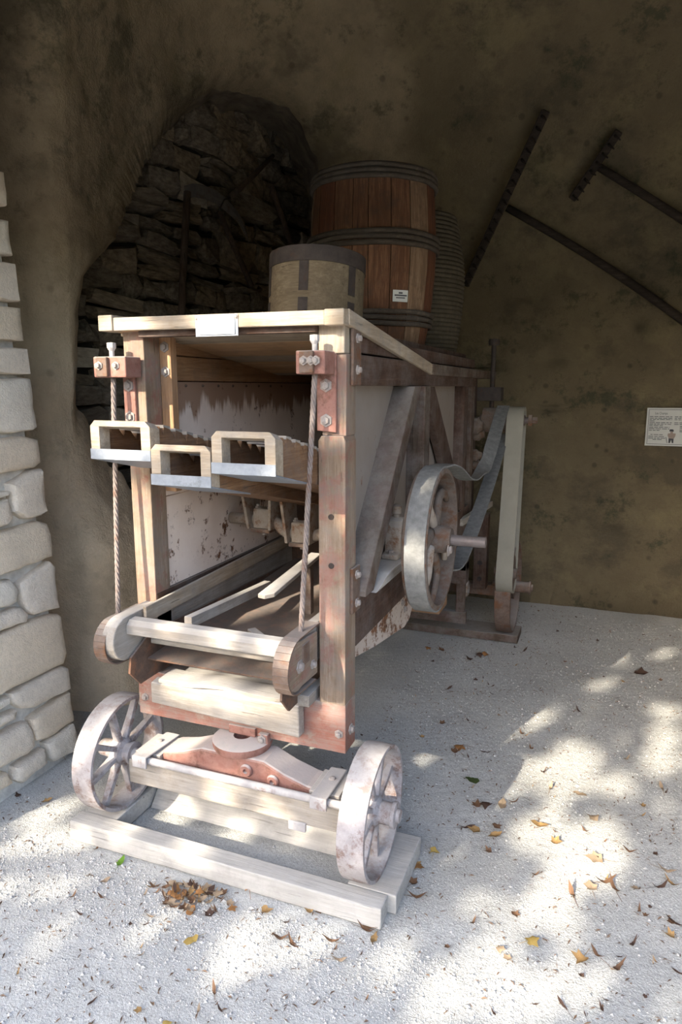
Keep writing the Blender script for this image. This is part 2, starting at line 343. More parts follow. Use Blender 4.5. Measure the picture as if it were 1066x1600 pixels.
J = [[(2.105, 2.359), (2.122, 2.334), (2.118, 2.226), (2.079, 2.208)],
[(2.074, 2.177), (2.115, 2.17), (2.117, 2.045), (2.05, 2.036)],
[(2.045, 2.01), (2.116, 2.016), (2.116, 1.874), (2.02, 1.861)],
[(2.018, 1.849), (2.118, 1.85), (2.116, 1.727), (1.993, 1.703)],
[(1.991, 1.694), (2.121, 1.7), (2.12, 1.6), (2.009, 1.593), (1.974, 1.592)],
[(1.977, 1.576), (2.12, 1.585), (2.121, 1.394), (2.098, 1.38), (1.996, 1.374), (1.964, 1.4), (1.973, 1.467), (1.968, 1.526)],
[(1.96, 1.515), (1.967, 1.467), (1.964, 1.4), (1.938, 1.385)],
[(1.934, 1.359), (2.056, 1.361), (2.119, 1.346), (2.12, 1.254), (2.084, 1.237), (1.911, 1.227)],
[(1.957, 1.185), (2.065, 1.227), (2.118, 1.226), (2.113, 1.052), (2.083, 1.041), (2.001, 1.041), (1.952, 1.079)],
[(1.904, 1.185), (1.953, 1.158), (1.941, 1.143), (1.896, 1.138)],
[(1.894, 1.126), (1.936, 1.131), (1.944, 1.056), (1.92, 1.036), (1.875, 1.02)],
[(1.874, 1.013), (2.07, 1.021), (2.108, 1.006), (2.121, 0.958), (2.115, 0.866), (1.846, 0.85)],
[(1.938, 0.801), (2.102, 0.85), (2.119, 0.825), (2.117, 0.648), (1.984, 0.657), (1.955, 0.677), (1.936, 0.755)],
[(1.844, 0.836), (1.896, 0.829), (1.928, 0.778), (1.91, 0.732), (1.826, 0.73)],
[(1.824, 0.721), (1.929, 0.711), (1.954, 0.672), (1.947, 0.648), (1.817, 0.646), (1.811, 0.647)],
[(1.809, 0.633), (1.981, 0.642), (2.106, 0.624), (2.118, 0.612), (2.123, 0.451), (2.098, 0.41), (1.772, 0.417)],
[(1.817, 0.4), (2.097, 0.405), (2.123, 0.383), (2.119, 0.296), (1.922, 0.297), (1.862, 0.32), (1.814, 0.367)],
[(1.771, 0.412), (1.812, 0.391), (1.811, 0.369), (1.762, 0.36)],
[(1.76, 0.348), (1.838, 0.325), (1.827, 0.299), (1.75, 0.29)],
[(1.893, 0.262), (2.113, 0.282), (2.119, 0.167), (2.117, 0.153), (1.963, 0.143), (1.909, 0.163)],
[(1.748, 0.278), (1.883, 0.259), (1.905, 0.2), (1.897, 0.15), (1.861, 0.133), (1.727, 0.153)],
[(1.954, 0.129), (2.108, 0.143), (2.122, 0.093), (2.124, 0.012), (1.98, 0.037), (1.96, 0.062)],
[(1.794, 0.111), (1.941, 0.113), (1.951, 0.052), (1.812, 0.034), (1.783, 0.064)],
[(1.723, 0.132), (1.755, 0.114), (1.777, 0.062), (1.713, 0.073)],
]

LEAVES = [(-1.412, 1.624, 0.0303, 'oval', 'green', 'bright green leaf on the sand before the plank'),
 (-0.411, 2.526, 0.0415, 'oval', 'dark_green', 'dark green leaf lying right of the machine'),
 (0.254, 3.91, 0.0673, 'lobed', 'dark', 'large dark curled leaf near the cave wall'),
 (-1.902, 1.803, 0.0256, 'oval', 'ochre', None),
 (-2.074, 2.071, 0.0311, 'lobed', 'orange', 'orange brown leaf at the foot of the stone jamb'),
 (-2.025, 1.787, 0.0235, 'lobed', 'dark', None),
 (-1.01, 1.435, 0.0347, 'oval', 'yellow', 'long yellow ochre leaf alone on the front sand'),
 (-0.866, 1.604, 0.0312, 'lobed', 'ochre', None),
 (-0.949, 1.664, 0.0324, 'lobed', 'orange', None),
 (-0.735, 1.65, 0.0237, 'lobed', 'ochre', None),
 (-0.71, 1.665, 0.022, 'lobed', 'brown', None),
 (-0.918, 1.187, 0.0196, 'oval', 'yellow', None),
 (-0.772, 1.529, 0.0349, 'curl', 'brown', None),
 (-0.741, 1.528, 0.0345, 'curl', 'brown', None),
 (-0.631, 1.571, 0.0345, 'curl', 'brown', None),
 (-0.59, 1.516, 0.0335, 'curl', 'tan', None),
 (-0.556, 1.645, 0.039, 'curl', 'brown', None),
 (-0.524, 1.624, 0.026, 'oval', 'ochre', None),
 (-0.556, 1.663, 0.0445, 'lobed', 'brown', None),
 (-0.859, 1.308, 0.0285, 'curl', 'brown', None),
 (-0.867, 1.245, 0.0231, 'curl', 'tan', None),
 (-1.113, 1.337, 0.0169, 'curl', 'tan', None),
 (-1.401, 1.538, 0.0253, 'oval', 'tan', None),
 (-1.379, 1.399, 0.0237, 'curl', 'dark', None),
 (-1.361, 1.476, 0.0244, 'curl', 'brown', None),
 (-1.534, 1.649, 0.0228, 'curl', 'brown', None),
 (-0.494, 1.971, 0.0342, 'lobed', 'ochre', 'ochre leaf pile touching the right front wheel board'),
 (-0.485, 1.962, 0.0341, 'lobed', 'orange', None),
 (-0.48, 1.881, 0.0291, 'lobed', 'brown', None),
 (-0.524, 1.852, 0.0288, 'oval', 'orange', None),
 (-0.45, 2.042, 0.0288, 'lobed', 'yellow', 'yellow leaf beside the right front wheel'),
 (-0.455, 1.825, 0.0432, 'curl', 'brown', None),
 (-0.683, 3.33, 0.0382, 'curl', 'dark', None),
 (-0.501, 2.756, 0.0479, 'lobed', 'orange', None),
 (-0.515, 2.711, 0.0368, 'lobed', 'brown', None),
 (-0.335, 2.372, 0.0412, 'lobed', 'dark', 'dark torn leaf on the sand right of the wheel'),
 (-0.362, 2.362, 0.0343, 'lobed', 'brown', None),
 (-0.274, 2.409, 0.0438, 'oval', 'tan', None),
 (-0.234, 2.437, 0.0278, 'curl', 'brown', None),
 (-0.375, 2.218, 0.0393, 'curl', 'dark', None),
 (-0.336, 2.214, 0.0389, 'lobed', 'ochre', None),
 (-0.268, 2.21, 0.0363, 'oval', 'ochre', None),
 (-0.272, 2.266, 0.0305, 'lobed', 'brown', None),
 (-0.126, 2.322, 0.0436, 'oval', 'ochre', 'yellow brown leaf with a shadow in the sunlit sand'),
 (-0.074, 2.248, 0.0359, 'lobed', 'ochre', None),
 (-0.275, 2.117, 0.0269, 'lobed', 'brown', None),
 (-0.117, 2.061, 0.0236, 'curl', 'brown', None),
 (-0.002, 2.014, 0.0436, 'curl', 'brown', None),
 (0.056, 2.432, 0.0443, 'lobed', 'tan', None),
 (0.07, 2.215, 0.0489, 'lobed', 'tan', None),
 (0.053, 2.065, 0.0385, 'lobed', 'tan', None),
 (0.09, 2.11, 0.0485, 'curl', 'brown', None),
 (0.119, 2.09, 0.044, 'curl', 'brown', None),
 (-0.104, 1.774, 0.038, 'lobed', 'yellow', 'yellow torn leaf on the sunlit sand at the lower right'),
 (0.034, 1.768, 0.037, 'lobed', 'ochre', None),
 (0.075, 1.795, 0.0338, 'curl', 'brown', None),
 (0.125, 1.768, 0.0464, 'curl', 'brown', None),
 (-0.16, 1.868, 0.0237, 'lobed', 'brown', None),
 (-0.155, 1.69, 0.0218, 'lobed', 'tan', None),
 (-0.184, 1.711, 0.0255, 'lobed', 'tan', None),
 (-0.006, 1.592, 0.0279, 'curl', 'dark', None),
 (-0.321, 1.671, 0.0155, 'lobed', 'brown', None),
 (-0.27, 1.786, 0.0268, 'curl', 'brown', None),
 (0.171, 2.289, 0.0351, 'curl', 'brown', None),
 (0.275, 2.228, 0.0437, 'curl', 'tan', None),
 (0.29, 2.171, 0.0386, 'curl', 'ochre', None),
 (0.251, 2.141, 0.0385, 'curl', 'dark', None),
 (0.19, 2.017, 0.0312, 'curl', 'brown', None),
 (0.285, 2.0, 0.0358, 'curl', 'dark', None),
 (0.168, 1.879, 0.0328, 'curl', 'dark', None),
 (0.272, 1.944, 0.0263, 'lobed', 'ochre', None),
 (-0.112, 2.575, 0.0406, 'curl', 'tan', None),
 (-0.005, 2.579, 0.0354, 'oval', 'tan', None),
 (0.175, 2.922, 0.0387, 'curl', 'tan', None),
 (0.299, 2.742, 0.0407, 'curl', 'tan', None),
 (-0.567, 3.839, 0.0463, 'lobed', 'orange', 'orange leaf clump in the sunlight behind the machine'),
 (-0.614, 3.852, 0.0431, 'lobed', 'dark', None),
 (-0.645, 3.757, 0.0388, 'lobed', 'dark', None),
 (-0.913, 3.845, 0.0368, 'lobed', 'orange', None),
 (-0.834, 3.842, 0.0365, 'lobed', 'brown', None),
 (-0.428, 4.054, 0.0443, 'curl', 'dark', None),
 (-0.368, 4.022, 0.0438, 'curl', 'dark', None),
 (-0.391, 2.759, 0.0368, 'curl', 'dark', None),
 (-0.629, 2.943, 0.0285, 'lobed', 'brown', None),
 (-0.268, 2.985, 0.036, 'curl', 'brown', None),
 (-0.214, 2.867, 0.0346, 'curl', 'brown', None),
 (-0.146, 2.693, 0.0299, 'curl', 'dark', None),
 (-0.032, 3.311, 0.0326, 'curl', 'dark', None)]
# spots where the photograph shows direct sun: x, y, z, radius
LIT = [(-1.75, 1.62, 0.0, 0.16), (-1.55, 1.50, 0.0, 0.14), (-1.70, 1.45, 0.0, 0.14), (-1.86, 1.72, 0.0, 0.10), (-1.44, 1.85, 1.40, 0.03), (-1.44, 1.85, 1.05, 0.05), (-1.662, 1.565, 0.0, 0.119), (-1.64, 1.644, 0.0, 0.078), (-1.889, 1.662, 0.0, 0.046), (-1.803, 1.79, 0.0, 0.06), (-1.153, 1.42, 0.0, 0.056), (-0.869, 1.408, 0.0, 0.106), (-0.69, 1.524, 0.0, 0.081), (-1.124, 1.722, 0.0, 0.074), (-1.395, 1.252, 0.0, 0.045), (-0.442, 1.573, 0.0, 0.079), (-0.285, 1.505, 0.0, 0.115), (-0.131, 1.564, 0.0, 0.148), (-0.01, 1.652, 0.0, 0.118), (-0.213, 1.782, 0.0, 0.131), (-0.06, 1.893, 0.0, 0.134), (0.001, 2.155, 0.0, 0.191), (0.079, 2.362, 0.0, 0.136), (-0.133, 2.281, 0.0, 0.159), (-0.068, 2.648, 0.0, 0.205), (0.123, 2.674, 0.0, 0.126), (0.342, 3.189, 0.0, 0.13), (0.3, 2.943, 0.0, 0.108), (0.361, 3.462, 0.0, 0.109), (-0.197, 2.699, 0.0, 0.119), (-0.031, 2.926, 0.0, 0.112), (-0.317, 3.556, 0.0, 0.12), (-0.186, 3.564, 0.0, 0.102), (-0.359, 2.919, 0.0, 0.072), (0.036, 3.607, 0.0, 0.101), (0.133, 4.057, 0.0, 0.093), (0.417, 4.271, 0.0, 0.076), (-0.088, 4.299, 0.0, 0.056), (-0.089, 4.822, 0.0, 0.044), (0.253, 4.614, 0.0, 0.062), (-0.215, 3.17, 0.0, 0.092), (-0.279, 1.836, 0.0, 0.077), (-1.416, 1.85, 1.72, 0.051), (-1.465, 1.85, 1.741, 0.037), (-1.407, 1.85, 1.67, 0.041), (-1.395, 1.85, 1.479, 0.021), (-1.112, 1.85, 1.734, 0.062), (-1.442, 1.85, 1.14, 0.053), (-1.439, 1.85, 0.986, 0.054), (-1.426, 1.85, 0.852, 0.044), (-1.496, 1.85, 0.913, 0.033), (-1.441, 1.78, 1.629, 0.04), (-1.479, 1.78, 1.619, 0.02), (-1.424, 1.78, 1.52, 0.02), (-1.435, 1.78, 1.152, 0.017), (-1.21, 1.78, 0.57, 0.052), (-1.066, 1.78, 0.572, 0.051), (-0.929, 1.78, 0.574, 0.05), (-1.31, 1.78, 0.565, 0.043), (-1.293, 1.58, 1.434, 0.045), (-1.205, 1.58, 1.436, 0.045), (-1.254, 1.58, 1.354, 0.054), (-1.33, 1.58, 1.379, 0.027), (-0.204, 5.0, 0.382, 0.064), (-0.116, 5.0, -0.012, 0.064), (0.3, 5.0, 0.084, 0.111), (0.174, 5.0, 0.116, 0.045), (-1.23, 1.72, 0.808, 0.03), (-1.046, 1.72, 0.801, 0.029), (-0.872, 1.72, 0.795, 0.028), (-1.429, 1.72, 0.399, 0.043), (-1.57, 1.72, 0.299, 0.044), (-1.504, 1.72, 0.454, 0.032), (-0.608, 1.72, 0.356, 0.038), (-1.301, 1.72, 0.401, 0.042), (-1.112, 1.72, 0.26, 0.062), (-0.905, 1.72, 0.242, 0.05), (-1.451, 1.72, 0.072, 0.055), (-1.193, 1.72, 0.077, 0.053), (-1.0, 1.91, 0.893, 0.021), (-1.0, 2.055, 0.91, 0.022), (-1.0, 2.217, 0.928, 0.019)]
# ================================================================== THE PLACE
# ---- ground: sand inside the cave and before it
def gz(x, y):
    p = Vector((x*1.1, y*1.1, 0.3)); h = noise.fractal(p, 1.0, 2.0, 3)*0.010
    h += noise.fractal(Vector((x*6, y*6, 2.0)), 1.0, 2.0, 3)*0.0035
    return h-0.006
m = MB()
xs = [-9, -7, -5, -4, -3.2]+[-2.8+i*0.04 for i in range(116)]+[2.0, 2.6, 3.4, 5, 7, 9]
ys = [-12, -9, -7, -5, -3, -1.5, -0.5, 0.2]+[0.6+i*0.04 for i in range(118)]+[5.5]
ys = [y for y in ys if y > -6]
vs = [(x, y, gz(x, y)) for y in ys for x in xs]; nx = len(xs)
m.add(vs, [(j*nx+i, j*nx+i+1, (j+1)*nx+i+1, (j+1)*nx+i) for j in range(len(ys)-1) for i in range(nx-1)])
ground = m.build('floor', 'ground', smooth='all'); tag(ground, kind='structure')
added_lawn = MB().add([(-30, -30, -0.03), (30, -30, -0.03), (30, -4.9, -0.03), (-30, -4.9, -0.03)], [(0, 1, 2, 3)]).build('floor_added_lawn', 'added_lawn'); tag(added_lawn, kind='structure')  # unseen dark grass added to cut light bounced into the cave

# ---- cave shell
CX, CY, ZC = 0.2, 1.2, 4.2
CA = [-6.3, 24.0, 42.7, 56.3, 69.3, 84.0, 99.0, 110.2, 119.0, 126.7, 134.0, 142.1, 148.2, 152.3, 155.9, 162.4, 173.3, 186.7]
CR = [2.717, 2.955, 3.538, 3.966, 3.956, 3.821, 3.847, 4.05, 4.23, 4.18, 3.89, 3.421, 3.036, 2.86, 3.05, 3.5, 3.4, 3.2]
LOW_A = [118, 124, 130, 138, 145, 149, 152.3, 155.9, 162.4]; LOW_R = [4.2, 4.0, 3.5, 2.9, 2.66, 2.66, 2.73, 2.92, 3.5]
def interp(x, a, b):
    if x <= a[0]: return b[0]
    for i in range(len(a)-1):
        if x <= a[i+1]: return b[i]+(b[i+1]-b[i])*(x-a[i])/(a[i+1]-a[i])
    return b[-1]
def cave_r(th): return sum(interp(th+d, CA, CR)*w for d, w in ((-3, 0.15), (-1.5, 0.2), (0, 0.3), (1.5, 0.2), (3, 0.15)))
def cave_n(th): return interp(th, [60, 120, 150], [3.0, 3.2, 5.0])
def cave_pt(th, t, push=0.0):
    n = cave_n(th); z = ZC*max(math.sin(t), 0)**(2/n); r = cave_r(th)
    if 118 < th < 162.4:         # below the recess the rock swells forward
        lo = min(r, interp(th, LOW_A, LOW_R)); f = min(1, max(0, (z-0.35)/1.05)); f = f*f*(3-2*f); r = lo+(r-lo)*f
    r = r*max(math.cos(t), 1e-6)**(2/n)+push
    return Vector((CX+r*math.cos(R(th)), CY+r*math.sin(R(th)), z))
def t_of(th, z): return math.asin(min(1, (max(z, 0)/ZC)**(cave_n(th)/2)))
hole = [(th, t_of(th, z)*57.3) for th, z in HOLE]
hc = (135.5, sum(t for _, t in hole)/len(hole))
def hole_at(phi):      # distance from the hole's centre to its rim in parameter space
    d = (math.cos(phi), math.sin(phi)); best = 0
    for i in range(len(hole)):
        a = (hole[i][0]-hc[0], hole[i][1]-hc[1]); b = (hole[(i+1) % len(hole)][0]-hc[0], hole[(i+1) % len(hole)][1]-hc[1])
        e = (b[0]-a[0], b[1]-a[1]); den = d[0]*e[1]-d[1]*e[0]
        if abs(den) < 1e-9: continue
        r = (a[0]*e[1]-a[1]*e[0])/den; s = (a[0]*d[1]-a[1]*d[0])/den
        if r > 0 and -1e-6 <= s <= 1+1e-6: best = max(best, r)
    return best
T0, T1, U0, U1 = 0.0, 89.5, -6.3, 186.7
def rect_at(phi):
    d = (math.cos(phi), math.sin(phi)); r = 1e9
    if d[0] > 1e-9: r = min(r, (U1-hc[0])/d[0])
    if d[0] < -1e-9: r = min(r, (U0-hc[0])/d[0])
    if d[1] > 1e-9: r = min(r, (T1-hc[1])/d[1])
    if d[1] < -1e-9: r = min(r, (T0-hc[1])/d[1])
    return r
NPH, NK = 560, 120
phis = []
for i in range(NPH): phis.append(2*math.pi*i/NPH)
for cu, ct in ((U0, T0), (U0, T1), (U1, T0), (U1, T1)): phis.append(math.atan2(ct-hc[1], cu-hc[0]) % (2*math.pi))
phis.sort(); NPH = len(phis)
vs = []; rim = []
pitp = [(cave_pt(th, t_of(th, z)), 0.022+0.016*random.random()) for th, z in PITS]
pitp += [(cave_pt(random.uniform(86, 112), R(random.uniform(2, 55))), random.uniform(0.010, 0.020)) for _ in range(30)]
for ph in phis:
    ri, ro = hole_at(ph), rect_at(ph)
    rag = noise.noise(Vector((math.cos(ph)*9, math.sin(ph)*9, 0)))*0.35+noise.noise(Vector((math.cos(ph)*30, math.sin(ph)*30, 4)))*0.25
    ri = ri+rag
    for k in range(NK+1):
        f = k/NK; f = f*0.55+0.45*f*f
        r = ri+(ro-ri)*f; th = hc[0]+r*math.cos(ph); t = R(max(hc[1]+r*math.sin(ph), 0.0))
        p = cave_pt(th, t); c = Vector((CX, CY, min(p.z, 2.0))); n = (p-c); n.z *= 0.6; n.normalize()
        d = noise.fractal(p*0.9, 1.0, 2.0, 4)*0.085+noise.fractal(p*4.5, 1.0, 2.1, 4)*0.018+noise.fractal(p*17, 1.0, 2.0, 2)*0.006
        d *= min(1, 0.25+p.z*1.2)
        for q, pr in pitp:
            dd = (p-q).length
            if dd < pr*1.7: d += pr*1.9*max(0, 1-(dd/(pr*1.7))**2)
        lip = max(0, 1-(r-ri)/2.2); d += 0.10*lip*lip      # the wall rounds over into the recess
        p = p+n*d
        if t < 0.012: p.z = -0.08
        vs.append(p)
    rim.append(len(vs)-NK-1)
m = MB(); fs = []
for i in range(NPH):
    j = (i+1) % NPH
    for k in range(NK): fs.append((i*(NK+1)+k, i*(NK+1)+k+1, j*(NK+1)+k+1, j*(NK+1)+k))
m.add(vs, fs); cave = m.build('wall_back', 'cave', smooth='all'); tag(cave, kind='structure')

# ---- alcove: the reveal of the hole, the dry stone wall inside it
A0, B0 = Vector((-2.85, 2.6, 0)), Vector((-2.3, 5.2, 0)); AD = (B0-A0).normalized(); AN = Vector((AD.y, -AD.x, 0))
m = MB(); rv = []
for i in rim:
    p = Vector(vs[i]); out = Vector((p.x-CX, p.y-CY, 0)).normalized()
    for k in range(6):
        q = p+out*(k*0.17)+Vector((0, 0, 0.02*k if p.z > 2 else -0.02*k))
        q += Vector((noise.noise(q*6), noise.noise(q*6+Vector((5, 0, 0))), noise.noise(q*6+Vector((0, 5, 0)))))*0.03*min(k, 2)
        rv.append(q)
m.add(rv, [(i*6+k, ((i+1) % NPH)*6+k, ((i+1) % NPH)*6+k+1, i*6+k+1) for i in range(NPH) for k in range(5)])
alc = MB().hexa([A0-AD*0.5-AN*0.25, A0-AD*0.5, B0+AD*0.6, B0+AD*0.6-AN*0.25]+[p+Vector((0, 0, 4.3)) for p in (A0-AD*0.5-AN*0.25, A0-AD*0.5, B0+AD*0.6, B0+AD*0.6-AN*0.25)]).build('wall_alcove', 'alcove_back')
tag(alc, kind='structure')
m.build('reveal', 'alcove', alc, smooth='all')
def rubble(seed):
    rnd = random.Random(seed); bm = bmesh.new(); bmesh.ops.create_cube(bm, size=1.0)
    bmesh.ops.subdivide_edges(bm, edges=bm.edges[:], cuts=1, use_grid_fill=True)
    for v in bm.verts:
        l = v.co.length; k = 0.5+0.5*(0.62/l if l > 0.62 else 1.0); v.co *= k
        v.co += Vector((rnd.uniform(-.11, .11), rnd.uniform(-.09, .09), rnd.uniform(-.13, .13)))
    me = D.meshes.new('stone'); bm.to_mesh(me); bm.free(); return me
rub = []
for k in range(8):
    me = rubble(k); me.materials.append(MAT[('alcove', 'alcove_b', 'alcove')[k % 3]]); rub.append(me)
rub_p = rubble(50); rub_p.materials.append(MAT['alcove_pale'])
rnd = random.Random(3); z = 0.86; cnt = 0
ang = math.atan2(AD.y, AD.x)
while z < 3.75:
    h = rnd.uniform(0.09, 0.20); s = 0.12+rnd.uniform(0, .15)
    while s < 2.95:
        w = rnd.uniform(0.10, 0.40); split = rnd.random() < 0.3 and h > 0.13
        for (zz, hh) in (((z, h*0.48), (z+h*0.5, h*0.48)) if split else ((z, h),)):
            hh *= rnd.uniform(0.82, 1.08)
            p = A0+AD*(s+w/2)+AN*rnd.uniform(-0.02, 0.05)+Vector((0, 0, zz+hh/2+0.03*noise.noise(Vector((s*2, z*2, 0)))))
            o = D.objects.new('stone', rub_p if rnd.random() < 0.045 else rnd.choice(rub)); col.objects.link(o); o.parent = alc
            o.location = p; o.rotation_euler = (rnd.uniform(-.2, .2), rnd.uniform(-.13, .13), ang+rnd.uniform(-.2, .2))
            o.scale = (w*rnd.uniform(0.9, 1.04), rnd.uniform(0.12, 0.19), hh); cnt += 1
        s += w
    z += h
pass

# ---- entrance jamb of squared stones, courses measured on its face (y, z); the face leans back with height
def jx(z): return -2.023-0.067*z
JW = MB().hexa([(-3.2, 1.39, -0.05), (jx(0)-0.035, 1.39, -0.05), (jx(0)-0.035, 2.09, -0.05), (-3.2, 2.09, -0.05),
                (-3.2, 1.39, 4.4), (jx(4.4)-0.035, 1.39, 4.4), (jx(4.4)-0.035, 2.09, 4.4), (-3.2, 2.09, 4.4)]).build('wall_left', 'mortar')
tag(JW, kind='structure')
def jamb_stone(poly, k):
    rnd = random.Random(100+k); cy = sum(p[0] for p in poly)/len(poly); cz = sum(p[1] for p in poly)/len(poly)
    # densify, wobble and bulge
    pts = []
    for i in range(len(poly)):
        a, b = poly[i], poly[(i+1) % len(poly)]; L = math.hypot(b[0]-a[0], b[1]-a[1]); n = max(1, int(L/0.035))
        for q in range(n): pts.append((a[0]+(b[0]-a[0])*q/n+rnd.uniform(-.003, .003), a[1]+(b[1]-a[1])*q/n+rnd.uniform(-.003, .003)))
    n = len(pts); size = min(max(p[0] for p in poly)-min(p[0] for p in poly), max(p[1] for p in poly)-min(p[1] for p in poly))
    pr = rnd.uniform(0.0, 0.010); inset = min(0.012, size*0.15)
    rings = [(-0.10, 0.0), (-0.012, 0.0), (-0.002+pr*0.5, 0.35), (0.004+pr, 1.0), (0.006+pr, 3.2)]
    vs = []
    for dx, ins in rings:
        for y, z in pts:
            d = math.hypot(y-cy, z-cz) or 1; f = max(0.35, 1-inset*ins/d); yy, zz = cy+(y-cy)*f, cz+(z-cz)*f
            vs.append((jx(zz)+dx+(noise.noise(Vector((yy*22, zz*22, k)))*0.005 if dx > -.01 else 0), yy, zz))
    vs.append((jx(cz)+0.008+pr, cy, cz)); c = len(vs)-1; fs = []
    for r in range(len(rings)-1):
        for i in range(n): fs.append((r*n+i, r*n+(i+1) % n, (r+1)*n+(i+1) % n, (r+1)*n+i))
    b = (len(rings)-1)*n; fs += [(b+i, b+(i+1) % n, c) for i in range(n)]
    MB().add(vs, fs).build('stone', ('ashlar', 'ashlar_b', 'ashlar', 'ashlar_c')[k % 4], JW, smooth=50)
ext = []
J[0] = [(1.80, 2.205), (2.118, 2.226), (2.122, 2.345), (1.80, 2.36)]
for k, poly in enumerate(J):       # stones cut by the photograph's edge run on to the jamb's outer corner
    ymin = min(p[0] for p in poly); zc = sum(p[1] for p in poly)/len(poly)
    edge = interp(zc, [0.09, 0.4, 0.8, 1.2, 1.7, 2.3], [1.715, 1.77, 1.84, 1.905, 1.985, 2.09])
    if k == 0: ext.append((2.205, 2.36, 1.80))
    elif ymin < edge+0.03:
        e = 1.62+0.22*random.random() if (max(p[0] for p in poly)-ymin) > 0.08 else ymin-0.12
        e = min(e, ymin-0.05); poly = [(e if p[0] < edge+0.035 else p[0], p[1]) for p in poly]; ext.append((min(p[1] for p in poly), max(p[1] for p in poly), e))
    jamb_stone(poly, k)
z = 0.05; k = 60
while z < 2.36:                    # outer end of the jamb
    h = random.uniform(0.12, 0.18); e = min([q[2] for q in ext if q[0] < z+h and q[1] > z] or [1.8])-0.015
    jamb_stone([(1.37, z), (e, z), (e, z+h-0.015), (1.37, z+h-0.015)], k); z += h; k += 1
while z < 4.2:
    h = random.uniform(0.14, 0.2)
    for y0, y1 in ((1.37, 1.72), (1.735, 2.11)): jamb_stone([(y0, z), (y1, z), (y1, z+h-0.015), (y0, z+h-0.015)], k); k += 1
    z += h
# ---- rock above and beside the entrance
def rock(name, x0, x1, y0, y1, z0, z1, s=0.25):
    m = MB(); nx, nz = max(2, int((x1-x0)/s)), max(2, int((z1-z0)/s)); o = []
    for yy in (y0, y1):
        b = len(m.v)
        for j in range(nz+1):
            for i in range(nx+1):
                p = Vector((x0+(x1-x0)*i/nx, yy, z0+(z1-z0)*j/nz)); p.y += noise.noise(p*1.5)*0.05; m.v.append(tuple(p))
        m.f += [(b+j*(nx+1)+i, b+j*(nx+1)+i+1, b+(j+1)*(nx+1)+i+1, b+(j+1)*(nx+1)+i) for j in range(nz) for i in range(nx)]
    n1 = (nx+1)*(nz+1)
    loop = [i for i in range(nx)]+[j*(nx+1)+nx for j in range(nz)]+[nz*(nx+1)+i for i in range(nx, 0, -1)]+[j*(nx+1) for j in range(nz, 0, -1)]
    m.f += [(loop[i], loop[(i+1) % len(loop)], n1+loop[(i+1) % len(loop)], n1+loop[i]) for i in range(len(loop))]
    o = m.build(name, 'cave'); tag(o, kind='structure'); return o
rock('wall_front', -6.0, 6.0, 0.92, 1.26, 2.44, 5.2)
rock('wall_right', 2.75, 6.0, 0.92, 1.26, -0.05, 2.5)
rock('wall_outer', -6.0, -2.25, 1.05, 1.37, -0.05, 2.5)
# ================================================================== THE THRESHING MACHINE
TM = thing('threshing_machine', (-1.09, 3.0, 0), 'old wooden threshing machine on iron wheels with flaking red and white paint', 'machine')
XL, XR, Y0, Y1 = -1.483, -0.70, 1.86, 3.92
def part(name, mat, m, parent=TM, bevel=0.003, smooth=None, label=None):
    o = m.build(name, mat, parent, bevel, smooth)
    if label: o['label'] = label
    return o
def box(name, mat, x0, x1, y0, y1, z0, z1, parent=TM, bevel=0.003, label=None):
    return part(name, mat, MB().box(x0, x1, y0, y1, z0, z1), parent, bevel, None, label)
# ---- frame
pr = part('corner_post', 'front_woodZ', MB().prism([(-0.786, 0.574), (-0.700, 0.574), (-0.700, 1.395), (-0.706, 1.41), (-0.776, 1.41), (-0.786, 1.395)], 'y', Y0-0.008, Y0+0.085))
part('post_top', 'front_woodZ', MB().box(-0.778, -0.702, Y0+0.004, Y0+0.085, 1.41, 1.645), pr)
part('post_cap', 'pale_woodZ', MB().box(-0.784, -0.704, Y0-0.006, Y0+0.06, 1.645, 1.728), pr, label='pale new wood block on top of the post')
for z in (1.17, 1.02): part('bolt_hole', 'dark_iron', MB().lathe([(0, 0), (0.009, 0), (0.009, -0.003), (0, -0.003)], (-0.745, Y0-0.0075, z), 'y', 12, closed=False), pr, 0)
pl = part('corner_post', 'front_woodZ', MB().box(-1.470, -1.392, Y0, Y0+0.085, 0.574, 1.728))
box('corner_post', 'side_woodZ', -1.470, -1.392, Y1-0.085, Y1, 0.50, 1.62)
box('corner_post', 'side_woodZ', -0.785, -0.700, Y1-0.085, Y1, 0.50, 1.62)
cb = part('crossbeam', 'red_woodX', MB().box(XL, XR, Y0-0.004, Y0+0.085, 0.410, 0.574), label='red painted front crossbeam')
for x in (-1.455, -0.722): bolt((x, Y0-0.004, 0.475), '-y', 0.010, cb)
box('crossbeam', 'side_woodX', XL, XR, Y1-0.085, Y1, 0.42, 0.55)
# side plates on the right post
for z0, z1, zs in ((1.555, 1.735, (1.60, 1.69)), (0.86, 1.005, (0.89, 0.98))):
    a = box('corner_iron', 'rust_iron', -0.700, -0.690, Y0+0.03, Y0+0.10, z0, z1)
    for z in zs: bolt((-0.690, Y0+0.065, z), 'x', 0.010, a)
bolt((-0.70, Y0+0.04, 0.475), 'x', 0.012, cb)
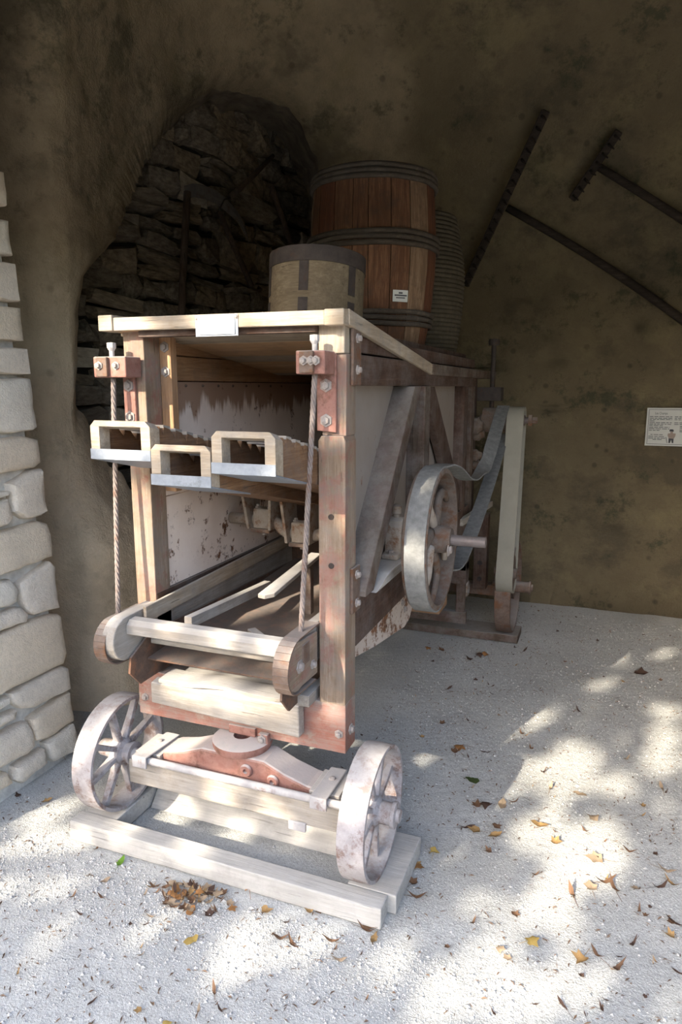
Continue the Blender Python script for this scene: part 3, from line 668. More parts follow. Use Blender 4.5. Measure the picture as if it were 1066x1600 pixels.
# right and left side frames
for sgn, xo in ((1, XR), (-1, -1.470)):
    x0, x1 = (xo-0.055, xo) if sgn > 0 else (xo, xo+0.055)
    box('top_rail', 'brown_woodY', x0, x1+0.006, Y0+0.086, Y1, 1.555, 1.645)
    box('top_board', 'brown_woodY', x0+0.012, x1-0.006, Y0+0.086, Y1, 1.652, 1.735 if False else 1.70)
    box('lower_rail', 'brown_woodY', x0, x1, Y0+0.086, Y1-0.086, 0.735, 0.895)
    box('side_post', 'side_woodZ', x0, x1+0.02*sgn if sgn > 0 else x1, 2.70, 2.79, 0.895, 1.555)
    box('side_post', 'brown_woodZ', x0, x1, 3.62, 3.72, 0.895, 1.555)
    part('diagonal_brace', 'side_woodZ', MB().prism([(1.953, 0.90), (2.035, 0.90), (2.60, 1.553), (2.505, 1.553), (1.953, 0.915)], 'x', x0-0.002, x1+0.03*sgn if sgn > 0 else x1-0.01))
    part('diagonal_brace', 'brown_woodZ', MB().prism([(2.80, 1.553), (2.98, 1.553), (3.62, 1.0), (3.62, 0.90), (3.52, 0.90)], 'x', x0+0.012, x1-0.008))
# panels: thin sheets behind the frame, right side
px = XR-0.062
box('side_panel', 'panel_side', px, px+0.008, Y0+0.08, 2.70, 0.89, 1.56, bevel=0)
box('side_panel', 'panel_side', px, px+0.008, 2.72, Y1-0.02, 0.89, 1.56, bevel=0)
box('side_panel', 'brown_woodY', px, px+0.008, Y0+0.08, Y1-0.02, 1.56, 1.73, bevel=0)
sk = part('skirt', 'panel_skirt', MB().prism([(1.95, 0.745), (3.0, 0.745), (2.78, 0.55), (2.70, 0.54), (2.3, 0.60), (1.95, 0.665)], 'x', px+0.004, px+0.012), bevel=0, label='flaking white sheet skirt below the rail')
part('edge_strip', 'rust_iron', MB().beam((px+0.016, 1.96, 0.742), (px+0.016, 3.0, 0.742), 0.008, 0.02), sk, 0)
for y, z in ((2.70, 0.62), (2.66, 0.66)): bolt((px+0.012, y, z), 'x', 0.010, sk)
# left side seen from inside
ilx = -1.412
box('inner_board', 'orange_woodY', ilx, ilx+0.018, Y0+0.085, Y1-0.02, 1.572, 1.655)
box('inner_board', 'orange_woodY', ilx, ilx+0.018, Y0+0.085, Y1-0.02, 1.658, 1.72)
ip = box('inner_panel', 'panel_upper', ilx, ilx+0.012, Y0+0.03, Y1-0.02, 1.182, 1.568, bevel=0, label='white painted inner panel with brown drips')
for y in [1.99+i*0.11 for i in range(9)]: bolt((ilx+0.012, y, 1.555), 'x', 0.004, ip, 'rust_iron', 0.005)
box('inner_panel', 'panel_rust', ilx, ilx+0.012, Y0+0.005, 2.86, 0.86, 1.178, bevel=0, label='white painted inner panel with rust spots')
box('inner_board', 'brown_woodY', ilx, ilx+0.022, Y0+0.005, 2.95, 0.80, 0.858)
box('inner_panel', 'rust_dark', ilx, ilx+0.012, 2.87, Y1-0.02, 0.60, 1.178, bevel=0)
ps = box('inner_stile', 'orange_woodZ', -1.394, -1.350, Y0+0.085, Y0+0.12, 1.20, 1.72)
for z in (1.60, 1.68): bolt((-1.372, Y0+0.085, z), '-y', 0.012, ps)
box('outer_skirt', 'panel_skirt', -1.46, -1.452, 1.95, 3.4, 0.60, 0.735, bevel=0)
box('rear_panel', 'dark_woodX', XL+0.05, XR-0.05, Y1-0.03, Y1-0.01, 0.55, 1.62, bevel=0)
# ---- roof
def roof_z(y): return 1.748-(y-1.81)*0.125 if y < 2.83 else 1.6205
y = 1.83; k = 0
while y < 4.50:
    w = random.uniform(0.115, 0.15); y2 = min(y+w-0.003, 4.52)
    if y < 2.83 < y2: y2 = 2.829
    za, zb = roof_z(y), roof_z(y2-0.0005)
    part('roof_board', ('lit_roof_wood', 'pale_woodX', 'lit_roof_wood')[k % 3] if y < 2.8 else 'brown_woodX',
         MB().hexa([(-1.49, y, za-0.018), (-0.700, y, za-0.018), (-0.700, y2, zb-0.018), (-1.49, y2, zb-0.018), (-1.49, y, za), (-0.700, y, za), (-0.700, y2, zb), (-1.49, y2, zb)]), bevel=0.002)
    y = y2+0.003; k += 1
fa = part('fascia', 'pale_woodX', MB().hexa([(-1.462, 1.806, 1.724), (-0.745, 1.806, 1.720), (-0.745, 1.828, 1.720), (-1.462, 1.828, 1.724), (-1.462, 1.806, 1.764), (-0.745, 1.806, 1.760), (-0.745, 1.828, 1.760), (-1.462, 1.828, 1.764)]), label='pale front edge board of the roof')
part('end_block', 'pale_woodX', MB().prism([(-1.515, 1.800), (-1.462, 1.800), (-1.462, 1.90), (-1.500, 1.90), (-1.522, 1.86)], 'z', 1.724, 1.772), fa)
part('end_block', 'pale_woodX', MB().box(-0.744, -0.686, 1.800, 1.84, 1.718, 1.762), fa)
box('roof_joist', 'brown_woodX', -1.392, -0.785, 1.835, 1.87, 1.704, 1.724)
part('roof_edge', 'pale_woodY', MB().hexa([(-0.704, 1.842, 1.722), (-0.684, 1.842, 1.722), (-0.684, 2.83, 1.600), (-0.704, 2.83, 1.600), (-0.704, 1.842, 1.765), (-0.684, 1.842, 1.765), (-0.684, 2.83, 1.645), (-0.704, 2.83, 1.645)]))
part('roof_edge', 'side_woodY', MB().box(-0.704, -0.680, 2.831, 4.55, 1.600, 1.645))
part('roof_edge', 'pale_woodY', MB().hexa([(-1.512, 1.902, 1.715), (-1.492, 1.902, 1.715), (-1.492, 2.83, 1.600), (-1.512, 2.83, 1.600), (-1.512, 1.902, 1.76), (-1.492, 1.902, 1.76), (-1.492, 2.83, 1.645), (-1.512, 2.83, 1.645)]))
# notice card screwed to the fascia
nc = part('notice_card', 'paper', MB().box(-1.150, -1.026, 1.800, 1.804, 1.703, 1.755), bevel=0.001, label='blank white notice card on the roof edge')
part('card_sleeve', 'zinc', MB().box(-1.160, -1.016, 1.8041, 1.8058, 1.698, 1.760), nc, 0)
for x in (-1.155, -1.021): bolt((x, 1.804, 1.752), '-y', 0.005, nc, h=0.004)
# ---- cable adjusters and cables
def adjuster(bx0, bx1, px0, px1, cx, y, zc, z_low, tilt, ex):
    pt = part('iron_plate', 'red_iron', MB().prism([(px0, 1.425), (px1, 1.420), (px1, 1.645), (px0, 1.645)], 'y', Y0-0.012, Y0), label='red painted iron plate on the post')
    for z in (1.455, 1.555): bolt(((px0+px1)/2, Y0-0.012, z), '-y', 0.013, pt)
    bl = part('cable_clamp', 'red_iron', MB().box(bx0, bx1, y-0.03, Y0-0.012, zc-0.032, zc+0.032), bevel=0.004)
    part('clamp_jaw', 'rust_iron', MB().box(cx-0.03, cx+0.012, y-0.044, y-0.031, zc-0.03, zc+0.030), bl)
    for x in (cx-0.015, bx1-0.02 if ex > 0 else bx0+0.02, bx1-0.035): bolt((x, y-0.044 if abs(x-cx) < 0.03 else y-0.03, zc+0.004), '-y', 0.009, bl)
    part('screw_head', 'dusty_iron', MB().lathe([(0, 0), (0.008, 0), (0.008, 0.02), (0.014, 0.03), (0.014, 0.045), (0, 0.047)], (cx, y, zc+0.03), 'z', 10, closed=False), bl, 0)
    m = MB(); zt, zb = zc-0.03, z_low; n = 150
    for st in range(4):
        pts = []
        for i in range(n+1):
            f = i/n; an = f*62+st*math.pi/2
            pts.append((cx+(tilt[0]-cx)*f+0.0045*math.cos(an), y+(tilt[1]-y)*f+0.0045*math.sin(an), zt+(zb-zt)*f))
        m.tube(pts, 0.0042, 5)
    part('cable', 'cable', m, TM, 0, 'all', 'twisted steel cable')
adjuster(-0.818, -0.730, -0.788, -0.728, -0.772, 1.80, 1.618, 0.80, (-0.808, 1.76), 1)
adjuster(-1.518, -1.395, -1.470, -1.425, -1.468, 1.80, 1.612, 0.755, (-1.462, 1.745), -1)
# ---- straw walkers
SL = -0.225
def walker(x0, x1, yf, z0, z1, ln):
    c = 0.016; w = part('straw_walker', 'pale_woodY', MB(), TM, 0) if False else None
    arch = MB().ringprism([(x0, z0), (x1, z0), (x1, z1-c), (x1-c, z1), (x0+c, z1), (x0, z1-c)],
                          [(x0+0.031, z0+0.012), (x1-0.031, z0+0.012), (x1-0.031, z1-0.018), (x1-0.032, z1-0.017), (x0+0.032, z1-0.017), (x0+0.031, z1-0.018)], 'y', yf, yf+0.045)
    arch.v = [(a, b, d+(b-yf)*SL) for a, b, d in arch.v]
    w = part('straw_walker', 'pale_woodX', arch, bevel=0.002, label='wooden straw walker with sawtooth sides')
    for xa in (x0, x1-0.022):       # sawtooth cheek
        poly = [(yf+0.046, z0)]; top = z1
        n = int((ln-0.1)/0.058); ya = yf+0.05
        up = [(yf+0.046, z1-0.006)]
        for i in range(n):
            yy = ya+i*0.058; up += [(yy+0.012, z1-0.030), (yy+0.018, z1-0.004), (yy+0.046, z1-0.006)]
        up.append((yf+ln, z1-0.03)); poly = [(yf+0.046, z0)]+up+[(yf+ln, z0)]
        poly = [(p, q+(p-yf)*SL) for p, q in poly]
        part('cheek', 'walker_in', MB().prism(poly, 'x', xa, xa+0.022), w, 0)
    ya = yf+0.05
    for i in range(int((ln-0.1)/0.058)):
        yy = ya+i*0.058; s = (yy-yf)*SL
        part('slat', 'grey_woodX', MB().hexa([(x0+0.001, yy+0.016, z1-0.011+s), (x1-0.001, yy+0.016, z1-0.011+s), (x1-0.001, yy+0.050, z1-0.016+s), (x0+0.001, yy+0.050, z1-0.016+s),
             (x0+0.001, yy+0.016, z1-0.002+s), (x1-0.001, yy+0.016, z1-0.002+s), (x1-0.001, yy+0.050, z1-0.008+s), (x0+0.001, yy+0.050, z1-0.008+s)]), w, 0)
    fl = MB().box(x0+0.022, x1-0.022, yf+0.046, yf+ln, z0, z0+0.01); fl.v = [(a, b, d+(b-yf)*SL) for a, b, d in fl.v]; part('floor_board', 'walker_in', fl, w, 0)
    zs = MB().box(x0-0.001, x1+0.001, yf-0.003, yf-0.0003, z0-0.004, z0+0.026); part('zinc_strip', 'zinc', zs, w, 0, label='bright zinc strip')
    un = MB().box(x0, x1, yf-0.002, yf+0.22, z0-0.0045, z0-0.0005); un.v = [(a, b, d+(b-yf)*SL) for a, b, d in un.v]; part('zinc_lining', 'zinc', un, w, 0)
walker(-1.385, -1.180, 1.585, 1.350, 1.457, 1.9)
walker(-1.176, -0.985, 1.580, 1.286, 1.395, 1.9)
walker(-0.980, -0.790, 1.580, 1.326, 1.436, 1.9)
# ---- crankshaft and hangers under the walkers
cs = part('crankshaft', 'cast', MB().tube([(-1.395, 2.38, 1.03), (-1.22, 2.38, 1.03), (-1.185, 2.38, 1.022), (-1.165, 2.38, 0.998), (-1.14, 2.38, 0.985), (-1.02, 2.38, 0.985), (-0.99, 2.38, 0.995), (-0.965, 2.38, 1.005), (-0.76, 2.38, 1.005)], 0.023, 12), bevel=0, smooth='all')
for hx, hz in ((-1.245, 1.03), (-1.08, 0.985), (-0.90, 1.005)):
    hg = part('bearing_hanger', 'cast', MB().box(hx-0.035, hx+0.035, 2.35, 2.41, hz-0.03, hz+0.05), bevel=0.006)
    part('bearing_cap', 'rust_iron', MB().box(hx-0.042, hx+0.042, 2.342, 2.418, hz-0.045, hz-0.028), hg)
    for s in (-1, 1):
        part('hanger_leg', 'cast', MB().hexa([(hx+s*0.046-0.006, 2.33, hz-0.03), (hx+s*0.046+0.006, 2.33, hz-0.03), (hx+s*0.046+0.006, 2.43, hz-0.03), (hx+s*0.046-0.006, 2.43, hz-0.03),
              (hx+s*0.062-0.006, 2.31, 1.165), (hx+s*0.062+0.006, 2.31, 1.165), (hx+s*0.062+0.006, 2.45, 1.165), (hx+s*0.062-0.006, 2.45, 1.165)]), hg, 0.002)
        bolt((hx+s*0.026, 2.38, hz+0.05), 'z', 0.009, hg)
    part('bolt', 'bolt', MB().lathe([(0, 0), (0.010, 0), (0.010, -0.014), (0, -0.015)], (hx, 2.38, hz-0.045), 'z', 6, closed=False), hg, 0)
box('hanger_board', 'grey_woodX', -1.165, -0.80, 2.32, 2.44, 1.165, 1.185)
# ---- shaker shoe
def shoe_side(xa, xb, mat, nm):
    arc = [(1.705+0.072*math.cos(a), 0.755+0.072*math.sin(a)) for a in [R(d) for d in range(90, 271, 15)]]
    pts = [(2.95, 0.83)]+[(1.76, 0.828)]+arc+[(1.78, 0.70), (2.95, 0.715)]
    return part(nm, mat, MB().prism(pts, 'x', xa, xb), label=None, bevel=0.004)
sl = shoe_side(-1.440, -1.412+0.02, 'grey_woodY', 'shoe_side'); sr = shoe_side(-0.835, -0.800, 'grey_woodY', 'shoe_side')
for s_, xa, xb, rr, zc_ in ((sl, -1.462, -1.4405, 0.066, 0.742), (sr, -0.7995, -0.787, 0.075, 0.752)):
    arc = [(1.700+rr*math.cos(a), zc_+rr*math.sin(a)) for a in [R(d) for d in range(70, 291, 20)]]
    ck = part('end_cheek', 'front_woodY', MB().prism([(1.84, zc_+0.06)]+arc+[(1.84, zc_-0.075)], 'x', xa, xb), s_)
    m = MB(); arc2 = [(1.85, zc_+rr+0.006)]+[(1.703+(rr+0.006)*math.cos(a), zc_+(rr+0.006)*math.sin(a)) for a in [R(d) for d in range(90, 271, 15)]]+[(1.82, zc_-rr-0.012)]
    x_a, x_b = (xa-0.004, xa+0.040) if xa < -1 else (xb-0.045, xb+0.004)
    for (ya, za), (yb, zb) in zip(arc2, arc2[1:]):
        t = Vector((0, yb-ya, zb-za)).normalized(); nn_ = Vector((0, t.z, -t.y))*0.004
        m.hexa([Vector((x_a, ya, za)), Vector((x_b, ya, za)), Vector((x_b, ya, za))+nn_, Vector((x_a, ya, za))+nn_, Vector((x_a, yb, zb)), Vector((x_b, yb, zb)), Vector((x_b, yb, zb))+nn_, Vector((x_a, yb, zb))+nn_])
    part('iron_band', 'rust_iron', m, s_, 0)
    for k_ in range(2): part('cable_lug', 'rust_iron', MB().box(xa-0.012+k_*0.018, xa-0.002+k_*0.018, 1.725, 1.775, zc_-0.01, zc_+0.055), s_)
    bolt((xb if xa > -1 else xa, 1.705, 0.75), 'x' if xa > -1 else '-x', 0.014, s_)
    bolt((xb if xa > -1 else xa, 1.80, 0.72), 'x' if xa > -1 else '-x', 0.010, s_)
for xa, xb in ((-1.388, -1.380), (-0.845, -0.838)):
    part('rust_plate', 'rust_dark', MB().prism([(1.70, 0.69), (1.69, 0.64), (1.74, 0.585), (2.9, 0.60), (2.9, 0.72), (1.80, 0.74)], 'x', xa, xb), bevel=0)
part('sieve', 'rust_dark', MB().hexa([(-1.379, 1.78, 0.655), (-0.846, 1.78, 0.655), (-0.846, 2.95, 0.72), (-1.379, 2.95, 0.72), (-1.379, 1.78, 0.661), (-0.846, 1.78, 0.661), (-0.846, 2.95, 0.726), (-1.379, 2.95, 0.726)]), bevel=0)
part('shoe_slat', 'grey_woodX', MB().prism([(1.695, 0.772), (1.72, 0.764), (1.752, 0.766), (1.756, 0.80), (1.742, 0.818), (1.712, 0.816), (1.696, 0.800)], 'x', -1.391, -0.836), bevel=0.002)
part('shoe_slat', 'grey_woodX', MB().box(-1.378, -0.847, 1.80, 1.87, 0.705, 0.722))
part('guide_board', 'pale_woodY', MB().beam((-1.372, 1.77, 0.815), (-1.372, 2.95, 0.84), 0.012, 0.055), bevel=0.002)
part('guide_rail', 'grey_woodY', MB().beam((-1.200, 1.76, 0.815), (-1.200, 2.31, 0.785), 0.028, 0.035), bevel=0.002)
part('guide_rail', 'grey_woodY', MB().beam((-1.105, 2.0, 0.72), (-0.87, 1.80, 0.728), 0.03, 0.012), bevel=0.002)
th_ = part('slotted_tongue', 'grey_woodY', MB().prism([(-1.012, 1.88), (-0.985, 1.875), (-0.962, 1.90), (-0.965, 2.30), (-1.008, 2.30)], 'z', 0.0, 0.014), bevel=0.002)
th_.data.transform(Matrix.Translation((0, 0, 0.893-0.012)))
for v in th_.data.vertices: v.co.z += (v.co.y+3.0-1.88)*0.10
part('tongue_leg', 'side_woodZ', MB().box(-1.0, -0.975, 2.22, 2.25, 0.72, 0.915), th_)
# loose boards lying on the crossbeam, and the crooked board hung before it
for (ya, yb, xa, xb, z, tl) in ((1.775, 1.86, -1.335, -0.865, 0.584, 0.010), (1.865, 1.95, -1.30, -0.88, 0.580, -0.006), (1.955, 2.06, -1.36, -0.83, 0.578, 0.004)):
    m = MB(); n = 8; vs = []
    for i in range(n+1):
        x = xa+(xb-xa)*i/n; w = 0.010*math.sin(i*1.1+ya*9)
        vs += [(x, ya+w*0.5, z+tl*i/n+w*0.4), (x, yb, z+0.004+w*0.3), (x, yb, z+0.016+w*0.3), (x, ya+w*0.5, z+0.012+tl*i/n+w*0.4)]
    fs = [(0, 1, 2, 3), (n*4+3, n*4+2, n*4+1, n*4)]
    for i in range(n):
        for k in range(4): fs.append((i*4+k, i*4+(k+1) % 4, (i+1)*4+(k+1) % 4, (i+1)*4+k))
    m.add(vs, fs); part('loose_board', 'grey_woodX', m, bevel=0.001)
part('loose_block', 'grey_woodY', MB().box(-0.866, -0.80, 1.80, 1.93, 0.575, 0.612))
part('hung_board', 'grey_woodX', MB().hexa([(-1.405, 1.822, 0.478), (-0.838, 1.808, 0.462), (-0.838, 1.850, 0.462), (-1.405, 1.850, 0.478),
      (-1.392, 1.806, 0.560), (-0.834, 1.796, 0.572), (-0.834, 1.838, 0.590), (-1.392, 1.846, 0.566)]), bevel=0.004, label='warped pale board hung crookedly before the red beam')
# ---- front turntable and axle
ax = part('front_axle', 'grey_woodX', MB().box(-1.46, -0.67, 1.752, 1.90, 0.205, 0.290), bevel=0.004)
part('saddle', 'red_iron', MB().prism([(-1.35, 0.290), (-0.70, 0.290), (-0.72, 0.315), (-0.80, 0.322), (-0.88, 0.345), (-0.95, 0.375), (-1.18, 0.375), (-1.25, 0.35), (-1.33, 0.335)], 'y', 1.775, 1.885), ax, 0.008)
part('turntable', 'red_iron', MB().lathe([(0.03, 0), (0.095, 0), (0.10, 0.012), (0.10, 0.026), (0.085, 0.032), (0.03, 0.034)], (-1.065, 1.85, 0.375), 'z', 40), ax, 0.0, 40)
part('pivot_bracket', 'red_iron', MB().box(-1.115, -1.015, 1.845, 1.87, 0.41, 0.44), ax)
part('clamp_lug', 'red_iron', MB().box(-1.00, -0.965, 1.835, 1.855, 0.395, 0.432), ax)
bolt((-0.985, 1.835, 0.415), '-y', 0.011, ax)
for x, z in ((-1.01, 0.335), (-0.915, 0.318)):
    part('bushing', 'red_iron', MB().lathe([(0.008, 0), (0.020, 0), (0.022, -0.006), (0.018, -0.012), (0.008, -0.012)], (x, 1.775, z), 'y', 16), ax, 0, 40)
part('axle_bar', 'dusty_iron', MB().tube([(-1.40, 1.738, 0.312), (-0.66, 1.738, 0.312)], 0.013, 8), ax, 0, 60)
for x, d in ((-1.385, 0.03), (-0.735, -0.01)):
    st = MB(); w = 0.028
    for (ya, yb, za, zb) in ((1.715, 1.90, 0.336, 0.330),):
        st.hexa([(x-w, ya, za-0.006), (x+w, ya, za-0.006), (x+w+d*.3, yb, zb-0.006), (x-w+d*.3, yb, zb-0.006), (x-w, ya, za), (x+w, ya, za), (x+w+d*.3, yb, zb), (x-w+d*.3, yb, zb)])
    st.box(x-w, x+w, 1.712, 1.7195, 0.295, 0.336)
    s_ = part('strap', 'dusty_iron', st, ax, 0.003)
    part('spacer', 'grey_woodX', MB().box(x-0.05, x+0.05, 1.76, 1.89, 0.2905, 0.323), ax)
    bolt_y = 1.83
for x in (-1.385, -0.735): part('rivet', 'bolt', MB().lathe([(0.012, 0), (0.009, 0.005), (0, 0.007)], (x, 1.83, 0.332), 'z', 10, closed=False), ax, 0)
part('lug', 'dusty_iron', MB().box(-0.85, -0.79, 1.742, 1.752, 0.185, 0.215), ax)
def wheel(x0, x1, y, z, r, hub, nsp, mat='rim_iron', outer=1):
    xc = (x0+x1)/2
    w = part('wheel', mat, MB().lathe([(r, x0-xc), (r+0.002, 0), (r, x1-xc), (r-0.012, x1-xc), (r-0.014, x1-xc-0.012), (r-0.014, x0-xc+0.012), (r-0.012, x0-xc)], (xc, y, z), 'x', 56), bevel=0.001, smooth=40)
    part('hub', mat, MB().lathe([(0, hub[0]-xc), (0.024, hub[0]-xc), (0.030, hub[0]-xc+0.008), (0.032, -0.03), (0.045, -0.02), (0.045, 0.02), (0.034, 0.03), (0.034, hub[1]-xc-0.02), (0.040, hub[1]-xc-0.018), (0.040, hub[1]-xc-0.006), (0.022, hub[1]-xc-0.004), (0.020, hub[1]-xc+0.006), (0, hub[1]-xc+0.006)], (xc, y, z), 'x', 24, closed=False), w, 0, 40)
    for i in range(nsp):
        a = 2*math.pi*(i+0.3)/nsp; d = Vector((0, math.cos(a), math.sin(a))); t = Vector((0, -math.sin(a), math.cos(a)))
        p0 = Vector((xc, y, z))+d*0.038; p1 = Vector((xc, y, z))+d*(r-0.012); m = MB(); X = Vector((1, 0, 0))
        m.hexa([p0-X*.016-t*.008, p0+X*.016-t*.008, p0+X*.016+t*.008, p0-X*.016+t*.008, p1-X*.010-t*.011, p1+X*.010-t*.011, p1+X*.010+t*.011, p1-X*.010+t*.011])
        part('spoke', mat, m, w, 0.002)
    return w
wheel(-0.638, -0.556, 1.815, 0.267, 0.201, (-0.665, -0.512), 8)
wheel(-1.592, -1.512, 1.825, 0.267, 0.201, (-1.635, -1.485), 8)
part('stub_axle', 'dusty_iron', MB().tube([(-0.69, 1.82, 0.267), (-0.60, 1.82, 0.267)], 0.022, 12), ax, 0, 60)
part('stub_axle', 'dusty_iron', MB().tube([(-1.55, 1.82, 0.267), (-1.44, 1.82, 0.267)], 0.022, 12), ax, 0, 60)
# ---- rear axle and wheels
ra = part('rear_axle', 'rust_iron', MB().box(-1.62, -0.55, 4.16, 4.24, 0.27, 0.335), bevel=0.004)
part('axle_timber', 'brown_woodZ', MB().box(-0.70, -0.62, 4.06, 4.14, 0.336, 0.80), ra)
for z in (0.40, 0.50, 0.62): bolt((-0.66, 4.06, z), '-y', 0.011, ra, 'dark_iron', 0.006)
part('axle_collar', 'cast', MB().lathe([(0.03, 0), (0.06, 0), (0.062, 0.03), (0.045, 0.05), (0.03, 0.05)], (-0.78, 4.10, 0.32), 'x', 20), ra, 0, 40)
for w_ in ((-0.545, -0.455, (-0.60, -0.36)), (-1.72, -1.63, (-1.76, -1.58))):
    wheel(w_[0], w_[1], 4.20, 0.335, 0.285, w_[2], 8, 'rust_iron')
box('rear_chute', 'orange_woodX', -1.10, -0.80, 3.60, 3.80, 0.30, 0.42)
box('rear_crossbar', 'side_woodX', -1.45, -0.70, 3.86, 3.90, 0.17, 0.24)
for x in (-1.43, -0.76): box('rear_strut', 'side_woodZ', x, x+0.05, 3.86, 3.90, 0.24, 0.42)
# ---- drive pulley on the crankshaft, right side
PY, PZ, PR_ = 2.40, 1.005, 0.255
pu = part('drive_pulley', 'pulley_iron', MB().lathe([(PR_, -0.046), (PR_+0.004, -0.036), (PR_+0.004, 0.036), (PR_, 0.04), (PR_-0.014, 0.04), (PR_-0.016, 0.0), (PR_-0.014, -0.046)], (-0.565, PY, PZ), 'x', 72), bevel=0, smooth=40, label='large belt pulley with curved spokes')
part('hub', 'pulley_iron', MB().lathe([(0.0, -0.06), (0.045, -0.06), (0.05, -0.03), (0.05, 0.05), (0.042, 0.075), (0.0, 0.075)], (-0.57, PY, PZ), 'x', 24, closed=False), pu, 0, 40)
for i in range(6):
    a0 = 2*math.pi*i/6+0.5; pts = []
    for k in range(11):
        f = k/10; rr = 0.045+(PR_-0.055)*f; a = a0+0.62*math.sin(f*math.pi)*(1-0.2*f)
        pts.append((-0.565, PY+rr*math.cos(a), PZ+rr*math.sin(a)))
    part('spoke', 'cast' if i % 2 else 'pulley_iron', MB().tube(pts, [0.027-0.009*k/10 for k in range(11)], 8, squash=0.7), pu, 0, 'all')
bolt((-0.50, PY-0.03, PZ-0.03), 'x', 0.016, pu)
part('shaft', 'shaft', MB().tube([(-0.80, PY, PZ), (-0.372, PY, PZ)], 0.020, 16), pu, 0, 60)
for xx in (-0.628, -0.648): part('collar', 'cast', MB().lathe([(0.021, -0.009), (0.045, -0.009), (0.048, 0.006), (0.021, 0.009)], (xx-0.01, PY, PZ), 'x', 20), pu, 0, 40)
bk = part('bearing_chock', 'grey_woodY', MB().prism([(2.02, 0.896), (2.06, 0.905), (2.16, 0.93), (2.52, 0.93), (2.54, 0.896)], 'x', -0.752, -0.655), label='dusty wooden block under the bearing')
be = part('pillow_bearing', 'cast', MB().prism([(PY-0.085, 0.931), (PY+0.085, 0.931), (PY+0.085, 0.950), (PY+0.05, 0.955), (PY+0.045, 1.03), (PY+0.03, 1.065), (PY+0.012, 1.075), (PY-0.012, 1.075), (PY-0.03, 1.065), (PY-0.045, 1.03), (PY-0.05, 0.955), (PY-0.085, 0.950)], 'x', -0.735, -0.672), bevel=0.006)
part('oil_cup', 'cast', MB().lathe([(0.012, 0), (0.012, 0.015), (0.018, 0.018), (0.018, 0.045), (0.008, 0.052), (0, 0.052)], (-0.703, PY, 1.072), 'z', 12, closed=False), be, 0, 40)
for yy in (PY-0.068, PY+0.068): bolt((-0.703, yy, 0.951), 'z', 0.011, be)
# ---- rear pulleys and fittings
def small_pulley(xa, xb, y, z, r, mat='pulley_iron'):
    xc = (xa+xb)/2; p = part('belt_pulley', mat, MB().lathe([(0.0, xa-xc), (0.03, xa-xc), (0.032, xa-xc+0.02), (r, xa-xc+0.02), (r, xb-xc-0.02), (0.032, xb-xc-0.02), (0.03, xb-xc), (0, xb-xc)], (xc, y, z), 'x', 32, closed=False), bevel=0, smooth=40)
    return p
p1 = small_pulley(-0.70, -0.44, 4.12, 1.36, 0.072); part('shaft', 'shaft', MB().tube([(-0.80, 4.12, 1.36), (-0.38, 4.12, 1.36)], 0.018, 12), p1, 0, 60)
part('nut', 'rust_iron', MB().lathe([(0, 0), (0.035, 0), (0.035, 0.02), (0.02, 0.022), (0.02, 0.05), (0, 0.05)], (-0.42, 4.12, 1.36), 'x', 6, closed=False), p1, 0)
p2 = small_pulley(-0.56, -0.43, 3.98, 0.475, 0.11)
fr = box('rear_frame', 'dark_woodZ', -0.80, -0.72, 3.93, 4.10, 0.55, 1.60)
for y, z, r in ((4.0, 1.33, 0.05), (4.06, 1.28, 0.04), (3.99, 1.16, 0.035), (4.05, 1.10, 0.03)):
    part('gear_boss', 'pulley_iron', MB().lathe([(0, 0), (r, 0), (r, 0.03), (r*0.7, 0.04), (r*0.5, 0.06), (0, 0.06)], (-0.72, y, z), 'x', 12, closed=False), fr, 0, 40)
ro = part('adjusting_rod', 'dark_iron', MB().tube([(-0.64, 4.15, 1.40), (-0.64, 4.15, 1.80)], 0.014, 8), bevel=0, smooth=60)
part('rod_knob', 'dark_iron', MB().lathe([(0, 0), (0.03, 0), (0.034, 0.02), (0.03, 0.035), (0, 0.04)], (-0.64, 4.15, 1.79), 'z', 12, closed=False), ro, 0)
part('rod_bracket', 'dark_iron', MB().box(-0.76, -0.58, 4.10, 4.20, 1.47, 1.55), ro)
part('tension_bar', 'grey_woodY', MB().beam((-0.70, 3.6, 0.83), (-0.62, 4.12, 0.86), 0.03, 0.035))
# ---- belts
def ribbon(path, x, w, th=0.006, tw=None):
    pts = [Vector((0, a, b)) for a, b in path]; n = len(pts); vs = []
    for i, p in enumerate(pts):
        t = (pts[min(i+1, n-1)]-pts[max(i-1, 0)]).normalized(); nrm = Vector((0, -t.z, t.y)); k = tw[i] if tw else 0.0
        s = Vector((math.cos(k), 0, 0))+nrm*math.sin(k); nn = nrm*math.cos(k)-Vector((math.sin(k), 0, 0))
        c = Vector((x if not isinstance(x, list) else x[i], p.y, p.z))
        vs += [c-s*w/2-nn*th/2, c+s*w/2-nn*th/2, c+s*w/2+nn*th/2, c-s*w/2+nn*th/2]
    fs = [(0, 1, 2, 3), tuple((n-1)*4+k for k in (3, 2, 1, 0))]
    for i in range(n-1):
        for k in range(4): fs.append((i*4+k, i*4+(k+1) % 4, (i+1)*4+(k+1) % 4, (i+1)*4+k))
    return MB().add(vs, fs)
def catmull(p, n=8):
    out = []
    for i in range(len(p)-1):
        a, b, c, d = p[max(i-1, 0)], p[i], p[i+1], p[min(i+2, len(p)-1)]
        for k in range(n):
            t = k/n; out.append(tuple(0.5*(2*b[q]+(c[q]-a[q])*t+(2*a[q]-5*b[q]+4*c[q]-d[q])*t*t+(3*b[q]-a[q]-3*c[q]+d[q])*t**3) for q in range(len(a))))
    out.append(tuple(p[-1])); return out
br = PR_+0.0085
wrap = [(PY+br*math.cos(R(a)), PZ+br*math.sin(R(a))) for a in range(80, 321, 8)]
